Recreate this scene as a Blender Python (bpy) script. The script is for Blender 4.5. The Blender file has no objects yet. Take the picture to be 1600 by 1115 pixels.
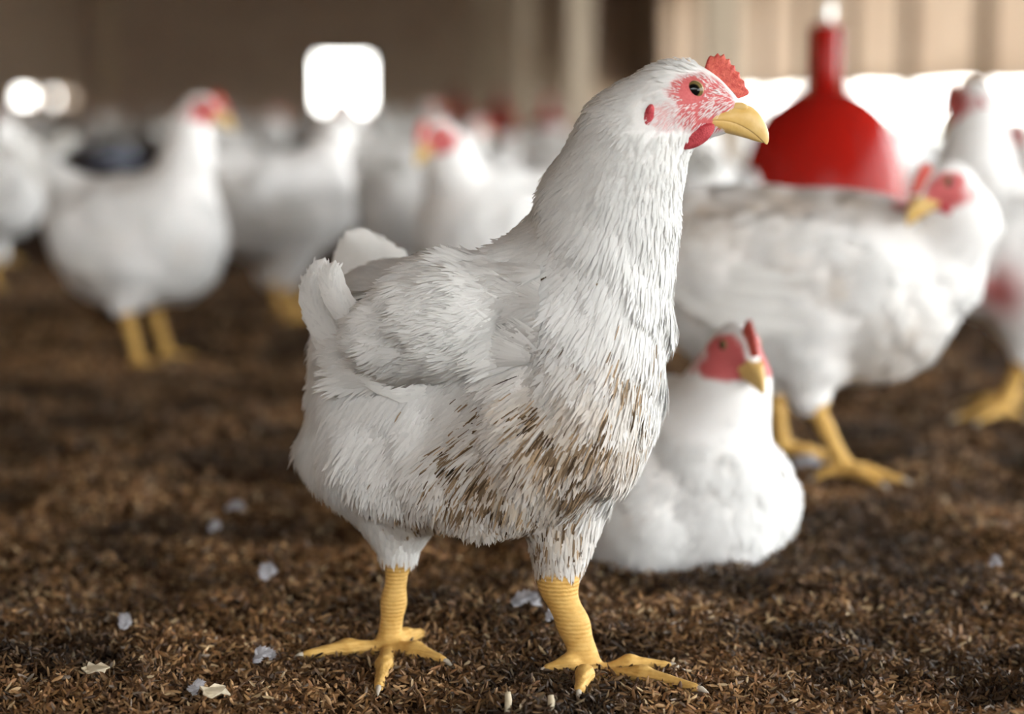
import bpy, math, random
import numpy as np
import openvdb
from mathutils import Vector, Matrix
from mathutils.bvhtree import BVHTree

rng = np.random.default_rng(7)
random.seed(7)
scene = bpy.context.scene
col = scene.collection

# ------------------------------------------------------------------ camera, sky, exposure
W, H, FPX = 1600, 1115, 3110.0
CAM_Z = 0.40
HORIZON = 165.0                      # image row of eye level
PITCH = math.atan((H / 2 - HORIZON) / FPX)
YAW = math.atan((800 - 600) / FPX)   # the shed's long axis meets the horizon at column 600
cam_data = bpy.data.cameras.new('camera')
cam = bpy.data.objects.new('camera', cam_data)
col.objects.link(cam)
cam.location = (0, 0, CAM_Z)
cam.rotation_euler = (math.pi / 2 - PITCH, 0, -YAW)
cam_data.sensor_width = 36.0
cam_data.lens = 36.0 * FPX / W
cam_data.clip_start = 0.02
cam_data.clip_end = 400
cam_data.dof.use_dof = True
cam_data.dof.focus_distance = 1.375
cam_data.dof.aperture_fstop = 2.8
cam_data.dof.aperture_blades = 0
scene.camera = cam

world = bpy.data.worlds.new('sky')
scene.world = world
world.use_nodes = True
wn = world.node_tree.nodes
wl = world.node_tree.links
bg = wn['Background']
tc = wn.new('ShaderNodeTexCoord')
sep = wn.new('ShaderNodeSeparateXYZ')
ramp = wn.new('ShaderNodeValToRGB')
ramp.color_ramp.elements[0].position = 0.0
ramp.color_ramp.elements[0].color = (1.0, 0.99, 0.94, 1)
ramp.color_ramp.elements[1].position = 0.6
ramp.color_ramp.elements[1].color = (0.78, 0.88, 1.0, 1)
wl.new(tc.outputs['Generated'], sep.inputs[0])
wl.new(sep.outputs['Z'], ramp.inputs[0])
wl.new(ramp.outputs[0], bg.inputs['Color'])
bg.inputs['Strength'].default_value = 8.0

scene.view_settings.view_transform = 'Standard'
scene.view_settings.look = 'None'
scene.view_settings.gamma = 1.0
scene.view_settings.use_curve_mapping = False
scene.view_settings.exposure = 0.55
scene.cycles.use_denoising = True
scene.cycles.max_bounces = 8
scene.cycles.diffuse_bounces = 5

# camera-frame helpers: a pixel at horizontal distance D in front of the camera -> world metres
_F = np.array([math.sin(YAW), math.cos(YAW), 0.0])
_R = np.array([math.cos(YAW), -math.sin(YAW), 0.0])
_U = np.array([0, 0, 1.0])
_AX = _F * math.cos(PITCH) - _U * math.sin(PITCH)
_UP = _F * math.sin(PITCH) + _U * math.cos(PITCH)
_C = np.array([0, 0, CAM_Z])


def ray(px, py):
    return _AX * FPX + _R * (px - W / 2) - _UP * (py - H / 2)


def at(px, py, D):
    r = ray(px, py)
    return _C + r * (D / r.dot(_F))


def ground(px, py, z=0.0):
    r = ray(px, py)
    return _C + r * ((z - CAM_Z) / r[2])


def S(D=1.43):
    return D / FPX


# ------------------------------------------------------------------ small helpers
def link(o):
    col.objects.link(o)
    return o


def tag(o, label=None, category=None, group=None, kind=None):
    for k, v in (('label', label), ('category', category), ('group', group), ('kind', kind)):
        if v:
            o[k] = v
    return o


def empty(name, loc=(0, 0, 0), rotz=0.0):
    o = bpy.data.objects.new(name, None)
    o.empty_display_size = 0.05
    o.location = loc
    o.rotation_euler = (0, 0, rotz)
    return link(o)


def mesh_obj(name, verts, faces, mats, parent=None, smooth=True, mat_index=None, normals=None, attrs=None):
    me = bpy.data.meshes.new(name)
    verts = np.asarray(verts, dtype=np.float64)
    if isinstance(faces, np.ndarray):
        n, k = faces.shape
        me.vertices.add(len(verts))
        me.vertices.foreach_set('co', verts.astype(np.float32).ravel())
        me.loops.add(n * k)
        me.loops.foreach_set('vertex_index', faces.astype(np.int32).ravel())
        me.polygons.add(n)
        me.polygons.foreach_set('loop_start', np.arange(0, n * k, k, dtype=np.int32))
        me.polygons.foreach_set('loop_total', np.full(n, k, dtype=np.int32))
        me.update(calc_edges=True)
        me.validate()
    else:
        me.from_pydata([tuple(v) for v in verts], [], [tuple(int(i) for i in f) for f in faces])
    for m in (mats if isinstance(mats, (list, tuple)) else [mats]):
        me.materials.append(m)
    if smooth:
        me.polygons.foreach_set('use_smooth', np.ones(len(me.polygons), dtype=bool))
    if mat_index is not None:
        me.polygons.foreach_set('material_index', np.asarray(mat_index, dtype=np.int32))
    if attrs:
        for an, av in attrs.items():
            a = me.attributes.new(an, 'FLOAT_COLOR', 'POINT')
            c = np.ones((len(verts), 4), dtype=np.float32)
            c[:, :3] = av
            a.data.foreach_set('color', c.ravel())
    if normals is not None:
        me.normals_split_custom_set_from_vertices(np.asarray(normals, dtype=np.float32))
    me.update()
    o = bpy.data.objects.new(name, me)
    link(o)
    if parent is not None:
        o.parent = parent
    return o


class MB:
    """collects boxes, lathes and tubes into one mesh"""

    def __init__(self):
        self.v, self.f = [], []

    def add(self, v, f):
        b = len(self.v)
        self.v += [tuple(x) for x in v]
        self.f += [tuple(b + i for i in q) for q in f]
        return self

    def box(self, lo, hi):
        x0, y0, z0 = lo
        x1, y1, z1 = hi
        v = [(x0, y0, z0), (x1, y0, z0), (x1, y1, z0), (x0, y1, z0), (x0, y0, z1), (x1, y0, z1), (x1, y1, z1), (x0, y1, z1)]
        return self.add(v, [(0, 3, 2, 1), (4, 5, 6, 7), (0, 1, 5, 4), (1, 2, 6, 5), (2, 3, 7, 6), (3, 0, 4, 7)])

    def lathe(self, prof, n=48, c=(0, 0, 0)):
        v, f = [], []
        for r, z in prof:
            for i in range(n):
                a = 2 * math.pi * i / n
                v.append((c[0] + r * math.cos(a), c[1] + r * math.sin(a), c[2] + z))
        for j in range(len(prof) - 1):
            for i in range(n):
                k = (i + 1) % n
                f.append((j * n + i, j * n + k, (j + 1) * n + k, (j + 1) * n + i))
        f.append(tuple(range(n - 1, -1, -1)))
        b = (len(prof) - 1) * n
        f.append(tuple(b + i for i in range(n)))
        return self.add(v, f)

    def tube(self, pts, rad, n=10):
        pts = [Vector(p) for p in pts]
        rad = rad if isinstance(rad, (list, tuple)) else [rad] * len(pts)
        v, f = [], []
        ref = None
        for j, p in enumerate(pts):
            t = (pts[min(j + 1, len(pts) - 1)] - pts[max(j - 1, 0)]).normalized()
            if ref is None:
                ref = t.orthogonal().normalized()
            ref = (ref - t * ref.dot(t)).normalized()
            bi = t.cross(ref)
            for i in range(n):
                a = 2 * math.pi * i / n
                v.append(p + (ref * math.cos(a) + bi * math.sin(a)) * rad[j])
        for j in range(len(pts) - 1):
            for i in range(n):
                k = (i + 1) % n
                f.append((j * n + i, j * n + k, (j + 1) * n + k, (j + 1) * n + i))
        f.append(tuple(range(n - 1, -1, -1)))
        b = (len(pts) - 1) * n
        f.append(tuple(b + i for i in range(n)))
        return self.add(v, f)

    def build(self, name, mat, parent=None, smooth=False):
        return mesh_obj(name, self.v, self.f, mat, parent, smooth=smooth)


# ------------------------------------------------------------------ materials
def new_mat(name):
    m = bpy.data.materials.new(name)
    m.use_nodes = True
    nt = m.node_tree
    return m, nt, nt.nodes['Principled BSDF']


def noise_mat(name, c0, c1, scale=20.0, rough=0.8, bump=0.0, bump_scale=None, spec=0.3, coord='Object', detail=4.0, stretch=None):
    m, nt, p = new_mat(name)
    t = nt.nodes.new('ShaderNodeTexCoord')
    n = nt.nodes.new('ShaderNodeTexNoise')
    n.inputs['Scale'].default_value = scale
    n.inputs['Detail'].default_value = detail
    src = t.outputs[coord]
    if stretch:
        mp = nt.nodes.new('ShaderNodeMapping')
        mp.inputs['Scale'].default_value = stretch
        nt.links.new(src, mp.inputs[0])
        src = mp.outputs[0]
    nt.links.new(src, n.inputs['Vector'])
    r = nt.nodes.new('ShaderNodeValToRGB')
    r.color_ramp.elements[0].position = 0.3
    r.color_ramp.elements[1].position = 0.7
    r.color_ramp.elements[0].color = (*c0, 1)
    r.color_ramp.elements[1].color = (*c1, 1)
    nt.links.new(n.outputs['Fac'], r.inputs[0])
    nt.links.new(r.outputs[0], p.inputs['Base Color'])
    p.inputs['Roughness'].default_value = rough
    p.inputs['Specular IOR Level'].default_value = spec
    if bump:
        b = nt.nodes.new('ShaderNodeBump')
        b.inputs['Strength'].default_value = bump
        b.inputs['Distance'].default_value = 0.002
        n2 = nt.nodes.new('ShaderNodeTexNoise')
        n2.inputs['Scale'].default_value = bump_scale or scale * 4
        nt.links.new(src, n2.inputs['Vector'])
        nt.links.new(n2.outputs['Fac'], b.inputs['Height'])
        nt.links.new(b.outputs[0], p.inputs['Normal'])
    return m


def body_material():
    """plumage white; the 'zone' attribute says where bare red skin (R), yellow leg scale (G) and dried mud (B) are"""
    m, nt, p = new_mat('chicken_body')
    N, L = nt.nodes, nt.links
    at_ = N.new('ShaderNodeAttribute')
    at_.attribute_name = 'zone'
    sp = N.new('ShaderNodeSeparateColor')
    L.new(at_.outputs['Color'], sp.inputs[0])
    t = N.new('ShaderNodeTexCoord')

    def noise(scale, detail=3.0):
        n = N.new('ShaderNodeTexNoise')
        n.inputs['Scale'].default_value = scale
        n.inputs['Detail'].default_value = detail
        L.new(t.outputs['Object'], n.inputs['Vector'])
        return n.outputs['Fac']

    def mix(fac, a, b):
        x = N.new('ShaderNodeMix')
        x.data_type = 'RGBA'
        L.new(fac, x.inputs['Factor'])
        for s, i in ((a, 'A'), (b, 'B')):
            if isinstance(s, tuple):
                [q for q in x.inputs if q.name == i and q.type == 'RGBA'][0].default_value = (*s, 1)
            else:
                L.new(s, [q for q in x.inputs if q.name == i and q.type == 'RGBA'][0])
        return [q for q in x.outputs if q.type == 'RGBA'][0]

    white = mix(noise(60), (0.80, 0.78, 0.75), (0.88, 0.87, 0.86))
    mud = mix(noise(220), (0.24, 0.16, 0.10), (0.55, 0.45, 0.34))
    red = mix(noise(700, 6), (0.44, 0.035, 0.045), (0.66, 0.20, 0.19))
    yel = mix(noise(180), (0.50, 0.26, 0.045), (0.76, 0.50, 0.17))
    c = mix(sp.outputs[2], white, mud)
    c = mix(sp.outputs[0], c, red)
    c = mix(sp.outputs[1], c, yel)
    L.new(c, p.inputs['Base Color'])
    p.inputs['Roughness'].default_value = 0.62
    p.inputs['Specular IOR Level'].default_value = 0.25
    # ring-like scutes on the shanks, soft relief elsewhere
    sx = N.new('ShaderNodeSeparateXYZ')
    L.new(t.outputs['Object'], sx.inputs[0])
    wv = N.new('ShaderNodeTexWave')
    wv.wave_type = 'BANDS'
    wv.bands_direction = 'Z'
    wv.inputs['Scale'].default_value = 105.0
    wv.inputs['Distortion'].default_value = 1.6
    wv.inputs['Detail Scale'].default_value = 3.0
    L.new(t.outputs['Object'], wv.inputs['Vector'])
    mm = N.new('ShaderNodeMath')
    mm.operation = 'MULTIPLY'
    L.new(wv.outputs['Fac'], mm.inputs[0])
    L.new(sp.outputs[1], mm.inputs[1])
    ad = N.new('ShaderNodeMath')
    ad.operation = 'MULTIPLY_ADD'
    L.new(noise(700, 2), ad.inputs[0])
    ad.inputs[1].default_value = 0.35
    L.new(mm.outputs[0], ad.inputs[2])
    b = N.new('ShaderNodeBump')
    b.inputs['Strength'].default_value = 0.42
    b.inputs['Distance'].default_value = 0.0012
    L.new(ad.outputs[0], b.inputs['Height'])
    L.new(b.outputs[0], p.inputs['Normal'])
    return m


def feather_material():
    m, nt, p = new_mat('chicken_feather')
    N, L = nt.nodes, nt.links
    a = N.new('ShaderNodeAttribute')
    a.attribute_name = 'tint'
    L.new(a.outputs['Color'], p.inputs['Base Color'])
    p.inputs['Roughness'].default_value = 0.7
    p.inputs['Specular IOR Level'].default_value = 0.2
    tr = N.new('ShaderNodeBsdfTranslucent')
    L.new(a.outputs['Color'], tr.inputs['Color'])
    mx = N.new('ShaderNodeMixShader')
    mx.inputs[0].default_value = 0.22
    L.new(p.outputs[0], mx.inputs[1])
    L.new(tr.outputs[0], mx.inputs[2])
    L.new(mx.outputs[0], N['Material Output'].inputs['Surface'])
    return m


def tint_material(name, rough=0.75, spec=0.25):
    m, nt, p = new_mat(name)
    a = nt.nodes.new('ShaderNodeAttribute')
    a.attribute_name = 'tint'
    nt.links.new(a.outputs['Color'], p.inputs['Base Color'])
    p.inputs['Roughness'].default_value = rough
    p.inputs['Specular IOR Level'].default_value = spec
    return m


def eye_material():
    m, nt, p = new_mat('chicken_eye')
    N, L = nt.nodes, nt.links
    a = N.new('ShaderNodeAttribute')
    a.attribute_name = 'tint'
    L.new(a.outputs['Color'], p.inputs['Base Color'])
    p.inputs['Roughness'].default_value = 0.03
    p.inputs['Specular IOR Level'].default_value = 0.22
    return m


M_BODY = body_material()
M_FEATHER = feather_material()
M_EYE = eye_material()
M_COMB = noise_mat('comb_flesh', (0.46, 0.035, 0.03), (0.74, 0.16, 0.11), 260, 0.5, 0.5, 900, 0.35)
M_WATTLE = noise_mat('wattle_flesh', (0.40, 0.02, 0.035), (0.60, 0.08, 0.09), 300, 0.5, 0.6, 1100, 0.35)
M_BEAK = noise_mat('beak_horn', (0.62, 0.38, 0.10), (0.72, 0.50, 0.20), 80, 0.38, 0.1, 300, 0.4)
M_CLAW = noise_mat('claw_horn', (0.42, 0.36, 0.28), (0.62, 0.56, 0.46), 300, 0.45)
M_LITTER = noise_mat('litter_base', (0.011, 0.0055, 0.0024), (0.054, 0.028, 0.0115), 38, 0.95, 1.0, 160, 0.1, detail=8)
M_HULL = tint_material('rice_hull', 0.62, 0.35)
M_CHIP = noise_mat('wood_chip', (0.42, 0.34, 0.22), (0.62, 0.54, 0.40), 120, 0.8)
M_DOWN = noise_mat('loose_down', (0.55, 0.54, 0.55), (0.72, 0.72, 0.74), 200, 0.85)

# ------------------------------------------------------------------ ground relief
def vnoise(x, y, seed=0):
    x = np.asarray(x, float)
    y = np.asarray(y, float)
    xi, yi = np.floor(x).astype(np.int64), np.floor(y).astype(np.int64)
    fx, fy = x - xi, y - yi
    fx, fy = fx * fx * (3 - 2 * fx), fy * fy * (3 - 2 * fy)

    def hsh(a, b):
        h = (a * 374761393 + b * 668265263 + seed * 982451653) & 0x7fffffff
        h = ((h ^ (h >> 13)) * 1274126177) & 0x7fffffff
        return ((h ^ (h >> 16)) & 0xffff) / 65535.0
    v00, v10, v01, v11 = hsh(xi, yi), hsh(xi + 1, yi), hsh(xi, yi + 1), hsh(xi + 1, yi + 1)
    return (v00 * (1 - fx) + v10 * fx) * (1 - fy) + (v01 * (1 - fx) + v11 * fx) * fy - 0.5


_FEET = [ground(604, 1036), ground(930, 1066), ground(700, 1036), ground(1040, 1064), ground(500, 1032)]


def relief(x, y):
    x = np.asarray(x, float)
    y = np.asarray(y, float)
    keep = 1.0
    for f_ in _FEET:
        keep = keep * (1 - 0.9 * np.exp(-((x - f_[0]) ** 2 + (y - f_[1]) ** 2) / (2 * 0.045 ** 2)))
    return keep * heave(x, y)


def heave(x, y):
    return 0.022 * vnoise(x * 4.1, y * 4.1, 1) + 0.024 * vnoise(x * 10, y * 10, 2) + 0.016 * vnoise(x * 24, y * 24, 3) + 0.007 * vnoise(x * 66, y * 66, 4) - 0.004


# ------------------------------------------------------------------ the shed
XR, XL, YB, YF = 5.0, -6.0, 42.0, -9.0
EAVE, RIDGE, XM = 2.7, 4.3, -0.5
M_WALL = noise_mat('shed_brick', (0.55, 0.41, 0.31), (0.66, 0.52, 0.40), 2.2, 0.9, 0.4, 30, 0.2)
M_CURTAIN, _nt, _p = new_mat('curtain_tarpaulin')
_n = _nt.nodes.new('ShaderNodeTexNoise')
_n.inputs['Scale'].default_value = 1.3
_r = _nt.nodes.new('ShaderNodeValToRGB')
_r.color_ramp.elements[0].color = (0.62, 0.52, 0.43, 1)
_r.color_ramp.elements[1].color = (0.78, 0.69, 0.60, 1)
_nt.links.new(_n.outputs['Fac'], _r.inputs[0])
_nt.links.new(_r.outputs[0], _p.inputs['Base Color'])
_p.inputs['Roughness'].default_value = 0.8
_tr = _nt.nodes.new('ShaderNodeBsdfTranslucent')
_nt.links.new(_r.outputs[0], _tr.inputs['Color'])
_mx = _nt.nodes.new('ShaderNodeMixShader')
_mx.inputs[0].default_value = 0.45
_nt.links.new(_p.outputs[0], _mx.inputs[1])
_nt.links.new(_tr.outputs[0], _mx.inputs[2])
_nt.links.new(_mx.outputs[0], _nt.nodes['Material Output'].inputs['Surface'])
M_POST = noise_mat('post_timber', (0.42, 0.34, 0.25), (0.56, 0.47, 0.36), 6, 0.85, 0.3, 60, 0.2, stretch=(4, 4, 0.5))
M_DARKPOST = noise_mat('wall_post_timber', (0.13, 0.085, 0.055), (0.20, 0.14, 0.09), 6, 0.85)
M_ROOF = noise_mat('roof_underside', (0.20, 0.12, 0.08), (0.30, 0.19, 0.13), 3, 0.9)
M_YARD = noise_mat('yard_soil', (0.50, 0.46, 0.36), (0.62, 0.58, 0.46), 0.8, 0.95)


def structure(name, mb, mat, label=None):
    o = mb.build(name, mat)
    return tag(o, label, None, None, 'structure')


def axis(a, b, dense0, dense1, step, grow):
    xs = list(np.arange(dense0, dense1 + 1e-6, step))
    s, x = step, dense0
    left = []
    while x > a:
        s *= grow
        x = max(a, x - s)
        left.append(x)
    s, x = step, dense1
    right = []
    while x < b:
        s *= grow
        x = min(b, x + s)
        right.append(x)
    return np.array(left[::-1] + xs + right)


gx = axis(XL, XR, -0.9, 1.5, 0.012, 1.12)
gy = axis(YF, YB, 1.0, 4.2, 0.013, 1.10)
GX, GY = np.meshgrid(gx, gy)
gv = np.stack([GX.ravel(), GY.ravel(), relief(GX, GY).ravel() - 0.004], 1)
nx, ny = len(gx), len(gy)
idx = np.arange(nx * ny).reshape(ny, nx)
gf = np.stack([idx[:-1, :-1].ravel(), idx[:-1, 1:].ravel(), idx[1:, 1:].ravel(), idx[1:, :-1].ravel()], 1)
floor = mesh_obj('floor', gv, gf, M_LITTER)
tag(floor, 'brown rice hull litter covering the shed floor', None, None, 'structure')

structure('yard_ground', MB().box((-70, -60, -0.35), (70, 130, -0.05)), M_YARD)
T = 0.12
# right side: low wall, open near the camera; far half closed by a curtain above a low gap
mb = MB()
mb.box((XR, YF, -0.3), (XR + T, YB, 0.12))
mb.box((XR, YF, 2.35), (XR + T, YB, EAVE)).box((XR, 36.0, 0.575), (XR + T, YB, 2.35))
structure('wall_right', mb, M_WALL)
mb = MB()
CUR0 = 12.0
ys = np.arange(CUR0, 36.01, 0.3)
zs = np.linspace(0.575, 2.37, 8)
cv, cf = [], []
for y in ys:
    for z in zs:
        cv.append((XR + 0.03 + 0.015 * math.sin(y * 5.1) + 0.02 * math.sin(y * 1.7 + z * 3), y, z + 0.012 * math.sin(y * 1.9)))
for i in range(len(ys) - 1):
    for j in range(len(zs) - 1):
        a = i * len(zs) + j
        cf.append((a, a + 1, a + len(zs) + 1, a + len(zs)))
cur = mesh_obj('curtain', cv, cf, M_CURTAIN)
tag(cur, 'beige side curtain closing the upper right wall above bright gap', 'curtain')
sm = cur.modifiers.new('thick', 'SOLIDIFY')
sm.thickness = 0.006
# left side
mb = MB()
mb.box((XL - T, YF, -0.3), (XL, YB, 0.46))
mb.box((XL - T, YF, 2.35), (XL, YB, EAVE))
mb.box((XL - T, YF, 0.46), (XL, 31.0, 2.35))
mb.box((XL - T, 31.0, 0.64), (XL, YB, 2.35))
mb.box((XL - T, 31.0, 0.46), (XL, 33.5, 0.64)).box((XL - T, 35.4, 0.46), (XL, 36.9, 0.64)).box((XL - T, 38.0, 0.46), (XL, 38.6, 0.64)).box((XL - T, 39.4, 0.46), (XL, YB, 0.64))
structure('wall_left', mb, M_WALL)
# unseen gable wall behind the camera, raised to cut fill light, open above
structure('wall_rear', MB().box((XL - T, YF - T, -0.3), (XR + T, YF, 2.15)), M_WALL)
# back wall with its doorway
DX0, DX1, DZ0, DZ1 = -1.36, -0.28, 0.34, 1.38
mb = MB()
mb.box((XL - T, YB, -0.3), (DX0, YB + T, EAVE))
mb.box((DX1, YB, -0.3), (XR + T, YB + T, EAVE))
mb.box((DX0, YB, DZ1), (DX1, YB + T, EAVE))
mb.box((DX0, YB, -0.3), (DX1, YB + T, DZ0))
mb.add([(XL - T, YB, EAVE), (XR + T, YB, EAVE), (XM, YB, RIDGE), (XL - T, YB + T, EAVE), (XR + T, YB + T, EAVE), (XM, YB + T, RIDGE)],
       [(0, 1, 2), (5, 4, 3), (0, 3, 4, 1), (1, 4, 5, 2), (2, 5, 3, 0)])
structure('wall_back', mb, M_WALL)
mb = MB()
fw = 0.06
mb.box((DX0 - fw, YB - 0.03, DZ0 - fw), (DX0, YB, DZ1 + fw)).box((DX1, YB - 0.03, DZ0 - fw), (DX1 + fw, YB, DZ1 + fw))
mb.box((DX0, YB - 0.03, DZ1), (DX1, YB, DZ1 + fw)).box((DX0, YB - 0.03, DZ0 - fw), (DX1, YB, DZ0))
structure('trim_1', mb, M_DARKPOST)
# roof
mb = MB()
for xa, xb in ((XL - 0.7, XM), (XM, XR + 0.7)):
    za = RIDGE - abs(xa - XM) * (RIDGE - EAVE) / 5.5
    zb = RIDGE - abs(xb - XM) * (RIDGE - EAVE) / 5.5
    mb.add([(xa, YF, za), (xb, YF, zb), (xb, YB + T, zb), (xa, YB + T, za), (xa, YF, za + .08), (xb, YF, zb + .08), (xb, YB + T, zb + .08), (xa, YB + T, za + .08)],
           [(0, 3, 2, 1), (4, 5, 6, 7), (0, 1, 5, 4), (1, 2, 6, 5), (2, 3, 7, 6), (3, 0, 4, 7)])
structure('ceiling', mb, M_ROOF)


def roof_z(x):
    return RIDGE - abs(x - XM) * (RIDGE - EAVE) / 5.5


k = 0
for y in np.arange(16.3 - 2.4 * 9, YB, 2.4):
    if y < YF:
        continue
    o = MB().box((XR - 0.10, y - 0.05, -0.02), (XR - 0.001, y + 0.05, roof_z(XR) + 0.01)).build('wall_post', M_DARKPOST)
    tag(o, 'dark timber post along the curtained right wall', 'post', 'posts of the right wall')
    k += 1
structure('trim_2', MB().box((1.10, YF, 2.56), (1.26, YB, 2.68)), M_POST)
for i, (px, D) in enumerate(((1125, 7.0), (906, 11.9), (818, 16.9), (776, 21.9), (748, 26.9))):
    p = at(px, 200, D)
    hw = 0.065
    o = MB().box((p[0] - hw, p[1] - hw, -0.03), (p[0] + hw, p[1] + hw, 2.56)).build('support_post', M_POST)
    tag(o, ['pale timber roof post nearest, standing behind the head of main chicken',
            'pale timber roof post second in the row, left of main chicken neck',
            'pale timber roof post third in the row, by the red feeders',
            'thin looking roof post fourth in the row receding to back',
            'thin looking roof post last in the row near back doorway'][i], 'post', 'roof posts in a row')

# ------------------------------------------------------------------ implicit surfaces: smooth union of round cones and ellipsoids
def rcone(a, b, ra, rb, k=0.02):
    return ('c', np.array(a, float), np.array(b, float), float(ra), float(rb), k)


def ellip(c, r, k=0.03, rot=None):
    return ('e', np.array(c, float), np.array(r, float), np.eye(3) if rot is None else np.array(rot, float), k, None)


def polymesh(prims, h):
    los, his = [], []
    for p in prims:
        if p[0] == 'c':
            r = max(p[3], p[4])
            los.append(np.minimum(p[1], p[2]) - r)
            his.append(np.maximum(p[1], p[2]) + r)
        else:
            e = np.abs(p[3]) @ p[2]
            los.append(p[1] - e)
            his.append(p[1] + e)
    lo = np.min(los, 0) - 6 * h
    hi = np.max(his, 0) + 6 * h
    n = np.ceil((hi - lo) / h).astype(int) + 1
    D = np.full(n, 0.05, dtype=np.float32)
    ax = [lo[i] + np.arange(n[i]) * h for i in range(3)]
    for p, pl, ph in zip(prims, los, his):
        k = p[5] if p[0] == 'c' else p[4]
        m = k + 5 * h
        i0 = np.maximum(np.floor((pl - m - lo) / h).astype(int), 0)
        i1 = np.minimum(np.ceil((ph + m - lo) / h).astype(int) + 1, n)
        X, Y, Z = np.meshgrid(ax[0][i0[0]:i1[0]], ax[1][i0[1]:i1[1]], ax[2][i0[2]:i1[2]], indexing='ij')
        if p[0] == 'c':
            a, b = p[1], p[2]
            ba = b - a
            l2 = max(ba.dot(ba), 1e-12)
            t = ((X - a[0]) * ba[0] + (Y - a[1]) * ba[1] + (Z - a[2]) * ba[2]) / l2
            t = np.clip(t, 0, 1)
            t = np.asarray(t)
            d = np.sqrt((X - a[0] - t * ba[0]) ** 2 + (Y - a[1] - t * ba[1]) ** 2 + (Z - a[2] - t * ba[2]) ** 2) - (p[3] + (p[4] - p[3]) * t)
        else:
            c, r, R = p[1], p[2], p[3]
            q = [((X - c[0]) * R[0, j] + (Y - c[1]) * R[1, j] + (Z - c[2]) * R[2, j]) for j in range(3)]
            k0 = np.sqrt(sum((q[j] / r[j]) ** 2 for j in range(3)))
            k1 = np.sqrt(sum((q[j] / r[j] ** 2) ** 2 for j in range(3))) + 1e-9
            d = k0 * (k0 - 1) / k1
            d = np.where(k0 < 0.3, -0.3 * r.min(), d)
        sl = tuple(slice(i0[j], i1[j]) for j in range(3))
        cur = D[sl]
        hh = np.clip(0.5 + 0.5 * (cur - d) / k, 0, 1)
        D[sl] = cur * (1 - hh) + d * hh - k * hh * (1 - hh)
    g = openvdb.FloatGrid(0.05)
    g.copyFromArray(np.clip(D, -4 * h, 4 * h).astype(np.float32))
    pts, quads = g.convertToQuads(isovalue=0.0)
    pts = np.asarray(pts, float) * h + lo
    quads = np.asarray(quads)[:, ::-1].astype(np.int64)
    # orientation check: signed volume
    a, b, c = pts[quads[:, 0]], pts[quads[:, 1]], pts[quads[:, 2]]
    if np.sum(np.einsum('ij,ij->i', a - pts.mean(0), np.cross(b - a, c - a))) < 0:
        quads = quads[:, ::-1]
    return pts, quads


def vert_normals(pts, quads):
    n = np.zeros_like(pts)
    fn = np.cross(pts[quads[:, 2]] - pts[quads[:, 0]], pts[quads[:, 3]] - pts[quads[:, 1]])
    for j in range(4):
        np.add.at(n, quads[:, j], fn)
    return n / (np.linalg.norm(n, axis=1, keepdims=True) + 1e-12)


def unit(v):
    v = np.asarray(v, float)
    return v / (np.linalg.norm(v, axis=-1, keepdims=True) + 1e-12)


def surface_samples(pts, quads, nrm, n):
    tri = np.concatenate([quads[:, [0, 1, 2]], quads[:, [0, 2, 3]]])
    ar = np.linalg.norm(np.cross(pts[tri[:, 1]] - pts[tri[:, 0]], pts[tri[:, 2]] - pts[tri[:, 0]]), axis=1)
    pick = rng.choice(len(tri), n, p=ar / ar.sum())
    u, v = rng.random(n), rng.random(n)
    f = u + v > 1
    u[f], v[f] = 1 - u[f], 1 - v[f]
    t = tri[pick]
    w = np.stack([1 - u - v, u, v], 1)
    P = np.einsum('ij,ijk->ik', w, pts[t])
    Nn = unit(np.einsum('ij,ijk->ik', w, nrm[t]))
    return P, Nn


def smooth01(x, a, b):
    t = np.clip((x - a) / (b - a), 0, 1)
    return t * t * (3 - 2 * t)


def seg_dist(P, a, b):
    a, b = np.asarray(a, float), np.asarray(b, float)
    ba = b - a
    t = np.clip(((P - a) @ ba) / max(ba @ ba, 1e-12), 0, 1)
    return np.linalg.norm(P - a - t[:, None] * ba, axis=1)


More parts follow.
